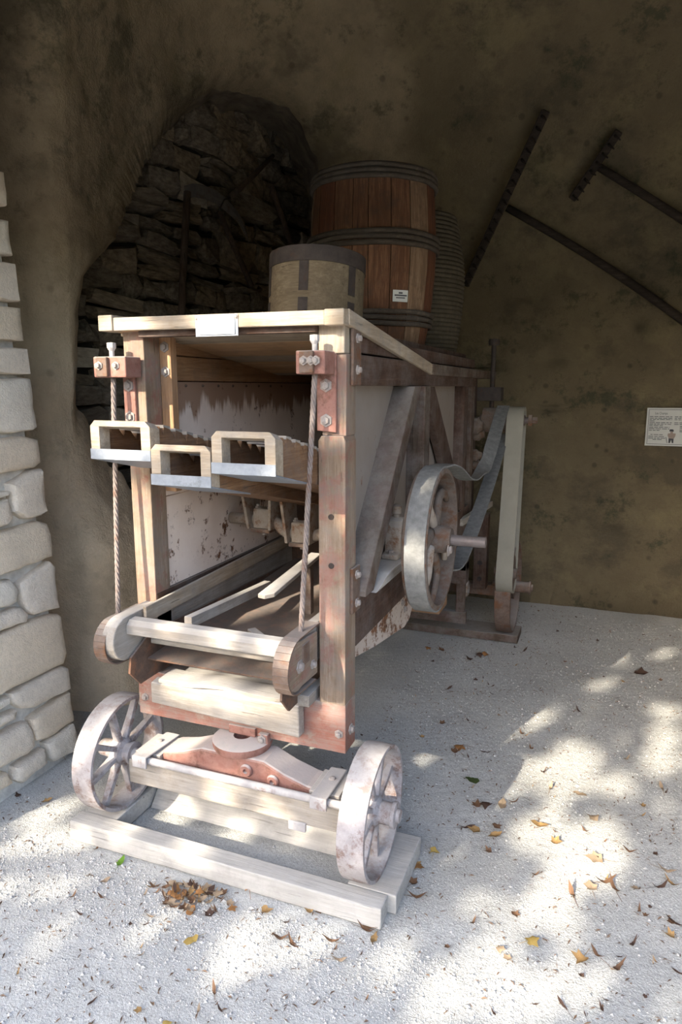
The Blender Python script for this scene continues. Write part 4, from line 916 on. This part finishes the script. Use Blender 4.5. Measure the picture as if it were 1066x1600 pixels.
path = catmull([(4.10, 1.442), (3.95, 1.37), (3.66, 1.215), (3.50, 1.15), (3.25, 1.125), (3.0, 1.15), (2.75, 1.225), (2.56, 1.262)], 6)[:-1]
low = catmull([wrap[-1], (2.9, 0.80), (3.40, 0.945), (3.9, 1.155), (4.12, 1.28)], 5)[1:]
full = path+wrap+low
xs_ = [-0.585+0.02*math.exp(-((p[0]-4.1)/0.5)**2)*0 for p in full]
tw = [0.0]*len(full)
for i, p in enumerate(full):
    if i < len(path): tw[i] = 0.75*math.exp(-((p[0]-3.58)/0.12)**2)-0.35*math.exp(-((p[0]-3.28)/0.12)**2)
o = ribbon(full, -0.564, 0.070, 0.006, tw).build('drive_belt', 'belt', smooth=30)
tag(recenter(o), 'slack grey belt twisted behind the large pulley and wrapped round it', 'belt')
c1, r1, c2, r2 = (4.12, 1.36), 0.076, (3.98, 0.475), 0.114
loop = [(c1[0]+r1*math.cos(R(a)), c1[1]+r1*math.sin(R(a))) for a in range(0, 181, 15)]+[(c2[0]+r2*math.cos(R(a)), c2[1]+r2*math.sin(R(a))) for a in range(180, 361, 15)]
loop.append(loop[0])
o = ribbon(loop, -0.488, 0.095, 0.006).build('drive_belt', 'pale_belt', smooth=30)
tag(recenter(o), 'tall pale belt running straight down at the rear of the machine', 'belt')
# ================================================================== THINGS ROUND THE MACHINE
# ---- sleepers under the wheels
o = MB().hexa([(-1.652, 1.655, 0.0), (-0.515, 1.655, 0.0), (-0.515, 1.725, 0.0), (-1.652, 1.725, 0.0), (-1.652, 1.66, 0.068), (-0.515, 1.66, 0.064), (-0.515, 1.725, 0.064), (-1.652, 1.725, 0.068)]).build('timber_sleeper', 'sleeper', bevel=0.004)
tag(recenter(o), 'long pale dusty plank lying before both front wheels', 'plank')
o = MB().prism([(1.905, 0.0), (2.06, 0.0), (2.06, 0.13), (2.02, 0.13)], 'x', -1.50, -0.66).build('timber_sleeper', 'sleeper', bevel=0.004)
tag(recenter(o), 'pale sloping beam between the front wheels under the axle', 'plank')
o = MB().box(-0.645, -0.49, 1.727, 2.02, 0.0, 0.064).build('timber_sleeper', 'sleeper', bevel=0.004)
tag(recenter(o), 'short pale board under the nearer right front wheel', 'plank')
o = MB().box(-1.64, -1.505, 1.727, 2.02, 0.0, 0.064).build('timber_sleeper', 'sleeper', bevel=0.004)
tag(recenter(o), 'short pale board under the left front wheel', 'plank')
o = MB().box(-1.75, -0.42, 4.10, 4.30, 0.0, 0.049).build('timber_sleeper', 'side_woodX', bevel=0.004)
tag(recenter(o), 'brown plank under the rear wheels by the sunlit patch', 'plank')

# ---- grain measure on the roof
tubc = Vector((-1.015, 2.36, 0)); tubz = roof_z(2.36)+0.001
T = thing('grain_measure', (tubc.x, tubc.y, tubz), 'round bentwood grain measure with dark iron bands on the machine roof', 'measure')
def cyl_shell(r0, r1, z0, z1, a0, a1, seg): return MB().lathe([(r0, z0), (r1, z0), (r1, z1), (r0, z1)], (tubc.x, tubc.y, tubz), 'z', seg, a0, a1)
cyl_shell(0.162, 0.172, 0, 0.325, 0, 2*math.pi, 48).build('wall', 'bentwood', T, smooth=40)
MB().lathe([(0, 0.004), (0.162, 0.004), (0.162, 0.016), (0, 0.016)], (tubc.x, tubc.y, tubz), 'z', 40, closed=False).build('bottom', 'bentwood', T)
cyl_shell(0.1725, 0.1755, 0.275, 0.328, 0, 2*math.pi, 48).build('rim_band', 'dark_iron', T, smooth=40)
cyl_shell(0.1725, 0.1755, 0.0, 0.03, 0, 2*math.pi, 48).build('rim_band', 'dark_iron', T, smooth=40)
for a in (-82, -22, 38, 98, 158, 218):
    for z0, z1 in ((0.175, 0.274), (0.0305, 0.152)):
        cyl_shell(0.1725, 0.1745, z0, z1, R(a-5.5), R(a+5.5), 4).build('strap', 'dark_iron', T)
T.rotation_euler = (-math.atan(0.125), 0, 0)

# ---- barrel
bc = Vector((-1.055, 3.15, 1.622))
B = thing('barrel', bc, 'tall dark wooden stave barrel with rows of split wood hoops', 'barrel')
prof = [(0.215, 0.0), (0.245, 0.12), (0.270, 0.27), (0.285, 0.44), (0.288, 0.57), (0.281, 0.70), (0.268, 0.855)]
def bar_r(z): return interp(z, [p[1] for p in prof], [p[0] for p in prof])
ns = 20; rnd = random.Random(5); edges = [2*math.pi*(i+rnd.uniform(-.22, .22))/ns for i in range(ns)]
for i in range(ns):
    a0, a1 = edges[i]+0.006, (edges[i+1] if i < ns-1 else edges[0]+2*math.pi)-0.006
    pp = rnd.uniform(-0.0015, 0.0015); vs = []; nn_ = 5
    for z_ in [p[1] for p in prof]:
        for q in range(nn_):
            a = a0+(a1-a0)*q/(nn_-1)
            for dr in (0, -0.022): rr = bar_r(z_)+dr+pp; vs.append((bc.x+rr*math.cos(a), bc.y+rr*math.sin(a), bc.z+z_))
    m = MB(); fs = []; rows = len(prof); st = nn_*2
    for j in range(rows-1):
        for q in range(nn_-1):
            b_ = j*st+q*2; fs += [(b_, b_+2, b_+st+2, b_+st), (b_+1, b_+st+1, b_+st+3, b_+3)]
        fs += [(j*st, (j+1)*st, (j+1)*st+1, j*st+1), (j*st+st-2, j*st+st-1, (j+1)*st+st-1, (j+1)*st+st-2)]
    for q in range(nn_-1):
        fs += [(q*2, q*2+1, q*2+3, q*2+2), ((rows-1)*st+q*2, (rows-1)*st+q*2+2, (rows-1)*st+q*2+3, (rows-1)*st+q*2+1)]
    m.add(vs, fs).build('stave', ('stave', 'stave_b', 'stave', 'stave_c')[rnd.randrange(4)], B, smooth=30)
for zs in ((0.798, 0.818, 0.840), (0.530, 0.553, 0.576), (0.202, 0.226, 0.250)):
    for k, z_ in enumerate(zs):
        rr = bar_r(z_)+0.008; pts = []
        for i in range(48):
            a = 2*math.pi*i/48; pts.append((bc.x+(rr+0.003*noise.noise(Vector((a*2, z_*9, 0))))*math.cos(a), bc.y+(rr+0.003*noise.noise(Vector((a*2, z_*9, 3))))*math.sin(a), bc.z+z_+0.004*noise.noise(Vector((math.cos(a)*2, math.sin(a)*2, z_*30)))))
        MB().tube(pts, 0.0115, 6, closed=True).build('hoop', 'hoop', B, smooth='all')
MB().lathe([(0, 0.03), (0.235, 0.03), (0.235, 0.045), (0, 0.045)], bc, 'z', 32, closed=False).build('bottom', 'stave', B)
# card glued on the barrel
ca = R(-46); cw = 0.13; m = MB(); zc = 0.315
def on_barrel(a, z_, e=0.0): rr = bar_r(z_)+0.003+e; return Vector((bc.x+rr*math.cos(a), bc.y+rr*math.sin(a), bc.z+z_))
vs = []; N = 6
for e in (0.0, 0.002):
    for j in (0, 1):
        for i in range(N+1): vs.append(on_barrel(ca+cw*2*(i/N-0.5), zc-0.024+0.048*j, e))
n1 = N+1; fs = []
for i in range(N): fs += [(i, i+1, n1+i+1, n1+i), (2*n1+i, 3*n1+i, 3*n1+i+1, 2*n1+i+1), (i, 2*n1+i, 2*n1+i+1, i+1), (n1+i, n1+i+1, 3*n1+i+1, 3*n1+i)]
fs += [(0, n1, 3*n1, 2*n1), (N, 2*n1+N, 3*n1+N, n1+N)]
card = MB().add(vs, fs).build('paper_label', 'notice_paper', B); card['label'] = 'small white card with three lines of print'
for zz, f0, f1, hh in ((0.012, 0.36, 0.62, 0.0035), (0.002, 0.10, 0.92, 0.003), (-0.008, 0.2, 0.8, 0.0022)):
    vs = [on_barrel(ca+cw*2*(f0+(f1-f0)*i/6-0.5), zc+zz+s*hh, 0.003) for s in (-1, 1) for i in range(7)]
    MB().add(vs, [(i, i+1, 8+i, 7+i) for i in range(6)]).build('print_line', 'ink', card)

# ---- coiled straw basket behind the barrel
K = thing('straw_basket', (-1.06, 3.82, 1.622), 'tall coiled straw basket half hidden behind the barrel', 'basket')
rows = 37
for part_i in range(2):
    m = MB()
    for i in range(rows):
        if (i >= rows-2) != (part_i == 1): continue
        z_ = 0.012+i*0.0222; f = i/(rows-1); rr = 0.235+0.05*math.sin(min(1, f*1.25)*math.pi*0.62)-0.10*max(0, f-0.62)**1.5*2
        m.tube([(-1.06+rr*math.cos(2*math.pi*k/40), 3.82+rr*math.sin(2*math.pi*k/40), 1.622+z_) for k in range(40)], 0.0135, 6, closed=True)
    m.build('coil_wall' if part_i == 0 else 'rim', 'straw', K, smooth='all')

# ---- tools hanging in the alcove
def tool_line(name, pts, r, label, cat, mat='tool_wood'):
    o = MB().tube(pts, r, 8).build(name, mat, smooth='all'); return tag(recenter(o), label, cat)
S = thing('scythe', (-2.453, 3.654, 1.876), 'dark scythe with curved blade hanging left in the stone recess', 'scythe')
MB().tube([(-2.433, 3.751, 2.702), (-2.438, 3.725, 2.516), (-2.446, 3.688, 2.216), (-2.453, 3.654, 1.876)], 0.022, 8).build('handle', 'tool_wood', S, smooth='all')
bl = catmull([(-2.436, 3.735, 2.698, 0.034), (-2.416, 3.83, 2.727, 0.04), (-2.387, 3.967, 2.728, 0.04), (-2.357, 4.109, 2.686, 0.036), (-2.332, 4.227, 2.611, 0.024), (-2.318, 4.293, 2.502, 0.004)], 5)
vs = []; 
for i, p in enumerate(bl):
    a, b = Vector(bl[max(i-1, 0)][:3]), Vector(bl[min(i+1, len(bl)-1)][:3]); t = (b-a).normalized(); u = AN.cross(t).normalized()
    c = Vector(p[:3]); vs += [c+u*p[3], c+AN*0.003, c-u*p[3], c-AN*0.003]
n = len(bl); fs = [(0, 1, 2, 3)]
for i in range(n-1):
    for k in range(4): fs.append((i*4+k, i*4+(k+1) % 4, (i+1)*4+(k+1) % 4, (i+1)*4+k))
MB().add(vs, fs).build('blade', 'blade', S)
S2 = thing('flail', (-2.316, 4.303, 2.235), 'dark flail of two jointed sticks hanging in the stone recess', 'flail')
MB().tube([(-2.377, 4.014, 2.647), (-2.315, 4.309, 2.228)], 0.019, 8).build('handle', 'tool_wood', S2, smooth='all')
MB().tube([(-2.261, 4.565, 3.121), (-2.307, 4.347, 2.936), (-2.354, 4.124, 2.755)], [0.014, 0.019, 0.021], 8).build('beater', 'tool_wood', S2, smooth='all')
MB().tube([(-2.354, 4.124, 2.751), (-2.367, 4.064, 2.727), (-2.377, 4.014, 2.651)], 0.006, 6).build('thong', 'dark_iron', S2, smooth='all')
tool_line('tool_handle', [(-2.266, 4.539, 2.921), (-2.243, 4.647, 2.755), (-2.222, 4.746, 2.578)], 0.020, 'short dark wooden handle hanging at the right of the stone recess', 'handle')
tool_line('iron_spike', [(-2.263, 4.556, 3.501), (-2.269, 4.525, 3.372)], 0.012, 'thin iron spike driven into the top of the stone recess', 'spike', 'dark_iron')

# ---- rakes on the back wall
def hay_rake(loc, h0, h1, j, e, nt, tl, label, bow):
    h0, h1, j, e = map(Vector, (h0, h1, j, e)); O = Vector((0, -0.06, -0.012))
    h0 += O; h1 += O; j += O; e += O
    K = thing('hay_rake', h1, label, 'rake', 'wooden rakes on the cave wall')
    d = (h1-h0).normalized(); hd = (e-j).normalized(); nrm = d.cross(hd).normalized()
    if nrm.y > 0: nrm = -nrm
    MB().beam(h0, h1, 0.048, 0.040, nrm).build('head', 'rake_wood', K, 0.006)
    for i in range(nt):
        p = h0+(h1-h0)*(i+0.5)/nt
        MB().tube([p+nrm*0.02-hd*0.005, p+nrm*0.045+hd*0.01, p+nrm*0.060+hd*0.035], [0.009, 0.008, 0.004], 5).build('tooth', 'rake_wood', K)
    c = []
    for i in range(9):
        f = i/8; c.append(j+(e-j)*f+Vector((0, 0, bow*math.sin(f*math.pi))))
    MB().tube(c, [0.023+0.005*i/8 for i in range(9)], 8).build('handle', 'rake_wood', K, smooth='all')
    return K
hay_rake(None, (-0.436, 4.454, 3.12), (-0.945, 4.843, 2.237), (-0.668, 4.70, 2.673), (0.62, 4.90, 1.80), 18, 0.07, 'long dark wooden hay rake slung across the cave wall, larger of two', 0.035)
hay_rake(None, (-0.036, 4.543, 2.99), (-0.28, 4.681, 2.682), (-0.146, 4.62, 2.840), (0.75, 4.80, 2.24), 8, 0.05, 'small dark wooden rake at the upper right of the cave wall', 0.01)

# ---- notice board on the back wall
N_ = thing('notice_board', (0.43, 4.93, 1.17), 'white printed notice on the cave wall with a small drawn figure', 'sign')
bx0, bx1, bz0, bz1, by = 0.247, 0.640, 1.172, 1.418, 4.93
MB().box(bx0, bx1, by, by+0.006, bz0, bz1).build('board', 'notice_paper', N_, 0.001)
def ink(x0, x1, z0, z1, mat='ink', nm='print_line', e=0.0006): return MB().box(x0, x1, by-e-0.0008, by-0.0002, z0, z1).build(nm, mat, N_)
W_, H_ = bx1-bx0, bz1-bz0
for a in ((0.011, W_-0.011, 0.010, 0.0125), (0.011, W_-0.011, H_-0.0125, H_-0.010), (0.011, 0.0135, 0.0125, H_-0.0125), (W_-0.0135, W_-0.011, 0.0125, H_-0.0125)):
    ink(bx0+a[0], bx0+a[1], bz0+a[2], bz0+a[3], 'ink', 'border')
rnd = random.Random(11)
def text_row(x0, x1, z, h=0.0038):
    x = x0
    while x < x1-0.004:
        w = min(rnd.uniform(0.012, 0.034), x1-x); ink(bx0+x, bx0+x+w, bz0+z-h/2, bz0+z+h/2); x += w+0.005
for z, a, b in ((0.190, .018, .152), (0.180, .018, .152), (0.171, .018, .152), (0.161, .018, .048), (0.151, .018, .152), (0.141, .018, .152), (0.132, .018, .100), (0.121, .018, .140), (0.111, .018, .140), (0.101, .018, .090), (0.073, .03, .105), (0.061, .018, .12), (0.050, .018, .12), (0.041, .045, .10)):
    text_row(a, b, z)
for z, b in ((0.190, .30), (0.180, .30), (0.171, .28), (0.151, .30), (0.141, .30), (0.128, .28), (0.118, .29), (0.105, .30), (0.095, .24)): text_row(.166 if z > 0.13 else .20, b, z)
ft = D.curves.new('title', 'FONT'); ft.body = 'Les Champs'; ft.size = 0.022; ft.extrude = 0.0003
fo = D.objects.new('title', ft); col.objects.link(fo)
dg = bpy.context.evaluated_depsgraph_get(); me = D.meshes.new_from_object(fo.evaluated_get(dg)); D.objects.remove(fo)
me.transform(Matrix.Rotation(R(90), 4, 'X')); me.transform(Matrix.Shear('XY', 4, (0.0, 0.0)) if False else Matrix.Identity(4))
wd = max(v.co.x for v in me.vertices); me.transform(Matrix.Scale(0.075/wd, 4, (1, 0, 0)))
me.materials.clear(); me.materials.append(MAT['ink'])
to = D.objects.new('title', me); col.objects.link(to); to.parent = N_; to.location = Vector((bx0+0.048, by-0.0008, bz0+0.204))-N_.location
# drawn figure with a stick, flat print
fx, fz = bx0+0.158, bz0+0.018
for poly, mt in (([(-.018, .080), (-.014, .091), (.004, .091), (.010, .083), (.007, .076), (-.012, .077)], 'ink'),
                 ([(-.012, .076), (.006, .076), (.004, .062), (-.009, .062)], 'print_brown'),
                 ([(-.024, .064), (.000, .066), (.022, .064), (.020, .045), (.012, .030), (-.018, .034), (-.026, .052)], 'print_brown'),
                 ([(-.018, .033), (.012, .030), (.012, .002), (.003, .002), (-.002, .024), (-.008, .002), (-.017, .002)], 'ink'),
                 ([(-.036, .040), (-.033, .042), (-.024, .002), (-.027, .001)], 'ink')):
    MB().prism([(fx+a, fz+b) for a, b in poly], 'y', by-0.0016, by-0.0002).build('drawn_figure', mt, N_)

# ---- fallen leaves
def leaf_mesh(kind, seed, mat):
    rnd = random.Random(seed)
    if kind == 'lobed': rad = [.95, .62, .80, .50, .66, .38, .30, .42, .60, .52, .86, .58]
    elif kind == 'oval': rad = [1.0, .74, .52, .45, .46, .55, .85, .50, .42, .46, .50, .70]
    else: rad = [1.0, .50, .27, .20, .22, .30, .9, .34, .24, .20, .28, .50]
    rad = [q*(1+rnd.uniform(-.16, .16)) for q in rad]
    n = len(rad); cu, cv, tw_ = rnd.uniform(0.6, 2.2), rnd.uniform(0.3, 2.4)*(1 if rnd.random() < 0.75 else -0.5), rnd.uniform(-1.2, 1.2)
    vs = []
    def z(x, y): return 0.30*cu*x*x*(0.6 if kind != 'curl' else 1.2)+0.5*cv*y*y+tw_*x*y*0.5+0.05*math.sin(7*x+seed)
    vs.append((0, 0, z(0, 0)))
    for s in (0.5, 1.0):
        for i, r in enumerate(rad):
            a = 2*math.pi*i/n; r2 = (r*s)*(1+rnd.uniform(-.08, .08)); x, y = r2*math.cos(a), r2*math.sin(a)
            if kind == 'curl': y *= 0.8
            vs.append((x, y, z(x, y)))
    zm = min(v[2] for v in vs); vs = [(a, b, c-zm+0.03) for a, b, c in vs]
    fs = [(0, 1+i, 1+(i+1) % n) for i in range(n)]+[(1+i, 1+n+i, 1+n+(i+1) % n, 1+(i+1) % n) for i in range(n)]
    b = len(vs); vs += [(-0.3, -.03, vs[0][2]), (-0.3, .03, vs[0][2]), (-1.5, .02, 0.03), (-1.5, -.02, 0.03)]; fs.append((b, b+1, b+2, b+3))
    me = MB().add(vs, fs).mesh('leaf', MAT['leaf_'+mat], 'all'); return me
LM = {}
for kind in ('lobed', 'oval', 'curl'):
    for c in LEAFC: LM[kind, c] = [leaf_mesh(kind, q*7+len(c)*3, c) for q in range(3)]
LABEL = {'lobed': 'lobed', 'oval': 'oval', 'curl': 'narrow curled'}
def leaf(x, y, z, size, kind, c, yaw=None, label=None, rnd=random):
    o = D.objects.new('fallen_leaf', rnd.choice(LM[kind, c])); col.objects.link(o)
    o.location = (x, y, z); size *= 0.82; o.scale = (size,)*3
    o.rotation_euler = (rnd.uniform(-.12, .12), rnd.uniform(-.12, .12), rnd.uniform(0, 6.28) if yaw is None else yaw)
    w = {'brown': 'brown', 'dark': 'dark brown', 'ochre': 'ochre', 'yellow': 'yellow', 'orange': 'orange', 'tan': 'pale tan', 'green': 'green', 'dark_green': 'dark green'}[c]
    if label: tag(o, label, 'leaf', 'leaves told apart by where they lie')
    else:
        if y < 1.66: pl_ = 'on the front sand left of the plank end' if x < -1.35 else 'on the sand before the long plank' if x < -0.5 else 'on the sunlit sand at the lower right'
        elif y < 2.5: pl_ = 'on the sand right of the front wheel' if x < -0.15 else 'on the sand at the right edge'
        elif y < 3.4: pl_ = 'in the shadow of the machine' if x < -0.35 else 'on the sand well right of the machine'
        else: pl_ = 'by the rear wheel' if x < -0.3 else 'near the foot of the cave wall'
        tag(o, 'dry %s %s leaf %s' % (w, LABEL[kind], pl_), 'leaf', '%s %s leaves %s' % (w, LABEL[kind], pl_))
    return o
rnd = random.Random(21)
for x, y, s, k, c, lb in LEAVES: leaf(x, y, gz(x, y)+0.002, s, k, c, None, lb, rnd)
for i in range(74):                 # heap before the plank
    a, r_ = rnd.uniform(0, 6.28), rnd.random()**0.7
    x, y = -1.10+0.15*r_*math.cos(a), 1.575+0.055*r_*math.sin(a); k = rnd.choice(['lobed', 'curl', 'oval', 'curl']); c = rnd.choice(['brown', 'brown', 'tan', 'orange', 'ochre', 'dark', 'tan'])
    o = leaf(x, y, gz(x, y)+0.002+0.03*(1-r_)*rnd.random(), rnd.uniform(0.018, 0.033), k, c, None, None, rnd)
    w = {'brown': 'brown', 'dark': 'dark brown', 'ochre': 'ochre', 'orange': 'orange', 'tan': 'pale tan'}[c]
    tag(o, 'dry %s %s leaf in the heap before the plank' % (w, LABEL[k]), 'leaf', '%s %s leaves in the heap' % (w, LABEL[k]))
placed = 0
zones = [(-0.55, 0.75, 2.0, 4.6, 105), (-0.95, -0.2, 2.6, 4.0, 40), (-1.4, 0.3, 1.15, 1.62, 34), (-2.0, -1.4, 1.2, 1.62, 8), (-0.55, 0.1, 3.9, 4.9, 18), (0.0, 0.5, 1.6, 2.4, 24)]
for xa, xb, ya, yb, n in zones:
    for i in range(n):
        x, y = rnd.uniform(xa, xb), rnd.uniform(ya, yb)
        if -1.66 < x < -0.48 and 1.64 < y < 2.08: continue
        far = y > 3.2; c = rnd.choice(['brown', 'brown', 'dark', 'dark', 'tan', 'ochre'] if not far else ['dark', 'brown', 'dark', 'brown', 'ochre'])
        leaf(x, y, gz(x, y)+0.002, rnd.uniform(0.009, 0.024), rnd.choice(['curl', 'curl', 'lobed', 'curl']), c, None, None, rnd)

# ---- loose grit on the sand
m = MB(); rnd = random.Random(9)
oc = [(1, 0, 0), (0, 1, 0), (-1, 0, 0), (0, -1, 0), (0, 0, 1), (0, 0, -1)]; of = [(0, 1, 4), (1, 2, 4), (2, 3, 4), (3, 0, 4), (1, 0, 5), (2, 1, 5), (3, 2, 5), (0, 3, 5)]
for i in range(22000):
    f = rnd.random()**1.5; y = 1.0+3.8*f; x = rnd.uniform(-2.0, 0.8) if y < 2.6 else rnd.uniform(-0.9, 0.9)
    if i % 3 == 0: x, y = rnd.uniform(-1.95, -0.1), 1.62-abs(rnd.gauss(0, 0.18))
    s = rnd.uniform(0.0012, 0.0036) if rnd.random() < 0.94 else rnd.uniform(0.004, 0.007); a = rnd.uniform(0, 6.28); z_ = gz(x, y)
    m.add([(x+s*(p[0]*math.cos(a)-p[1]*math.sin(a))*rnd.uniform(.7, 1.3), y+s*(p[0]*math.sin(a)+p[1]*math.cos(a)), z_+s*(p[2]*0.7+0.3)) for p in oc], of)
grit = m.build('grit', 'pebble'); tag(grit, 'pale limestone grit scattered over the sand', 'grit', kind='stuff')

m = MB(); rnd = random.Random(31)
for i in range(5200):
    y = 1.0+3.9*rnd.random()**1.3; x = rnd.uniform(-2.0, 0.9) if y < 2.4 else rnd.uniform(-0.95, 0.9)
    if -1.66 < x < -0.48 and 1.65 < y < 2.07: continue
    L, w, a = rnd.uniform(0.003, 0.012), rnd.uniform(0.0008, 0.003), rnd.uniform(0, 6.28); d = Vector((math.cos(a), math.sin(a), 0)); t = Vector((-d.y, d.x, 0)); p = Vector((x, y, gz(x, y)+0.0015))
    m.add([p-d*L, p-t*w+Vector((0, 0, w)), p+d*L+Vector((0, 0, rnd.uniform(0, .004))), p+t*w+Vector((0, 0, w*1.5))], [(0, 1, 2), (0, 2, 3)])
chaff = m.build('leaf_crumbs', 'leaf_crumb'); tag(chaff, 'brown crumbs of dry leaf and twig strewn over the sand', 'debris', kind='stuff')

# ---- tree before the cave: its leaves break the sun into patches
TR = thing('tree', (-5.2, -4.2, 0), 'leafy autumn tree standing before the cave behind the viewer', 'tree')
A_ = Vector((math.cos(SUN_AZ), -math.sin(SUN_AZ), 0)); Bv = SUN_DIR.cross(A_).normalized()
if Bv.z < 0: Bv = -Bv
rnd = random.Random(4)
lit = [(Vector(p[:3]).dot(A_), Vector(p[:3]).dot(Bv), p[3]*0.52, p[3]*0.26) if p[2] < 0.05 else (Vector(p[:3]).dot(A_), Vector(p[:3]).dot(Bv), p[3]*(1.7 if p[0] < -1.38 and p[2] > 0.8 else 0.75)+0.006, p[3]*(1.5 if p[0] < -1.38 and p[2] > 0.8 else 0.65)+0.006) for p in LIT]
a_lo, a_hi, b_lo, b_hi = -2.8, 0.9, 0.0, 4.4
m = MB(); n = 0
grid = {}
for q in lit: grid.setdefault((math.floor(q[0]*4), math.floor(q[1]*4)), []).append(q)
while n < 17500:
    a, b = rnd.uniform(a_lo, a_hi), rnd.uniform(b_lo, b_hi); s = rnd.uniform(0.032, 0.062)
    hit_ = False
    for i in range(-1, 2):
        for j in range(-1, 2):
            for la, lb_, ra_, rb_ in grid.get((math.floor(a*4)+i, math.floor(b*4)+j), ()):
                if ((a-la)/(ra_+s*0.6))**2+((b-lb_)/(rb_+s*0.6))**2 < 1: hit_ = True
    n += 1
    if hit_: continue
    p = A_*a+Bv*b-SUN_DIR*rnd.uniform(5.0, 7.5); ax_ = Vector((rnd.gauss(0, 1), rnd.gauss(0, 1), rnd.gauss(0, 1))).normalized()
    nrm = (-SUN_DIR*1.2+ax_*0.8).normalized(); u = nrm.orthogonal().normalized(); v = nrm.cross(u); an = rnd.uniform(0, 6.28)
    u, v = u*math.cos(an)+v*math.sin(an), v*math.cos(an)-u*math.sin(an)
    m.add([p-u*s*1.3, p-v*s*0.7+nrm*s*.15, p+u*s*1.3, p+v*s*0.7+nrm*s*.15], [(0, 1, 2), (0, 2, 3)])
o = m.build('foliage', 'tree_leaf', TR); o['kind'] = 'stuff'
tp = [(-5.2, -4.2, -0.1), (-5.15, -4.25, 1.2), (-5.25, -4.3, 2.6), (-5.1, -4.4, 4.2), (-4.9, -4.5, 6.0)]
MB().tube(catmull(tp, 5), [0.22-0.006*i for i in range(21)], 10).build('trunk', 'bark', TR, smooth='all')
for z0, ca_, cb_ in ((2.4, -0.6, 0.75), (3.2, -0.9, 1.55), (4.0, -1.0, 2.55), (2.0, -1.8, 0.45)):
    e = A_*ca_+Bv*cb_-SUN_DIR*6.2
    MB().tube(catmull([(-5.2, -4.3, z0), tuple((Vector((-5.2, -4.3, z0))+e)/2+Vector((0, 0, 0.25))), tuple(e)], 6), [0.05-0.0033*i for i in range(13)], 8).build('branch', 'bark', TR, smooth='all')

# ---- leafy screen added behind the viewer, blocks low sky to darken the cave
HG = thing('added_hedge', (0, -9.5, 0), 'tall dark leafy screen added out of view to block low sky', 'added_hedge')
m = MB(); nx_, nz_ = 90, 16
for i in range(nx_+1):
    for j in range(nz_+1):
        a = math.pi*j/nz_; x = -16+32*i/nx_; p = Vector((x, -9.5+1.1*math.cos(a), -0.05+3.3*math.sin(a)**0.5)); nn2 = noise.fractal(p*0.8, 1, 2, 4)
        m.v.append((p.x, p.y+nn2*0.5*math.sin(a), p.z+nn2*0.35*math.sin(a)))
m.f = [(i*(nz_+1)+j, (i+1)*(nz_+1)+j, (i+1)*(nz_+1)+j+1, i*(nz_+1)+j+1) for i in range(nx_) for j in range(nz_)]
o = m.build('foliage', 'added_hedge', HG, smooth='all'); o['kind'] = 'stuff'
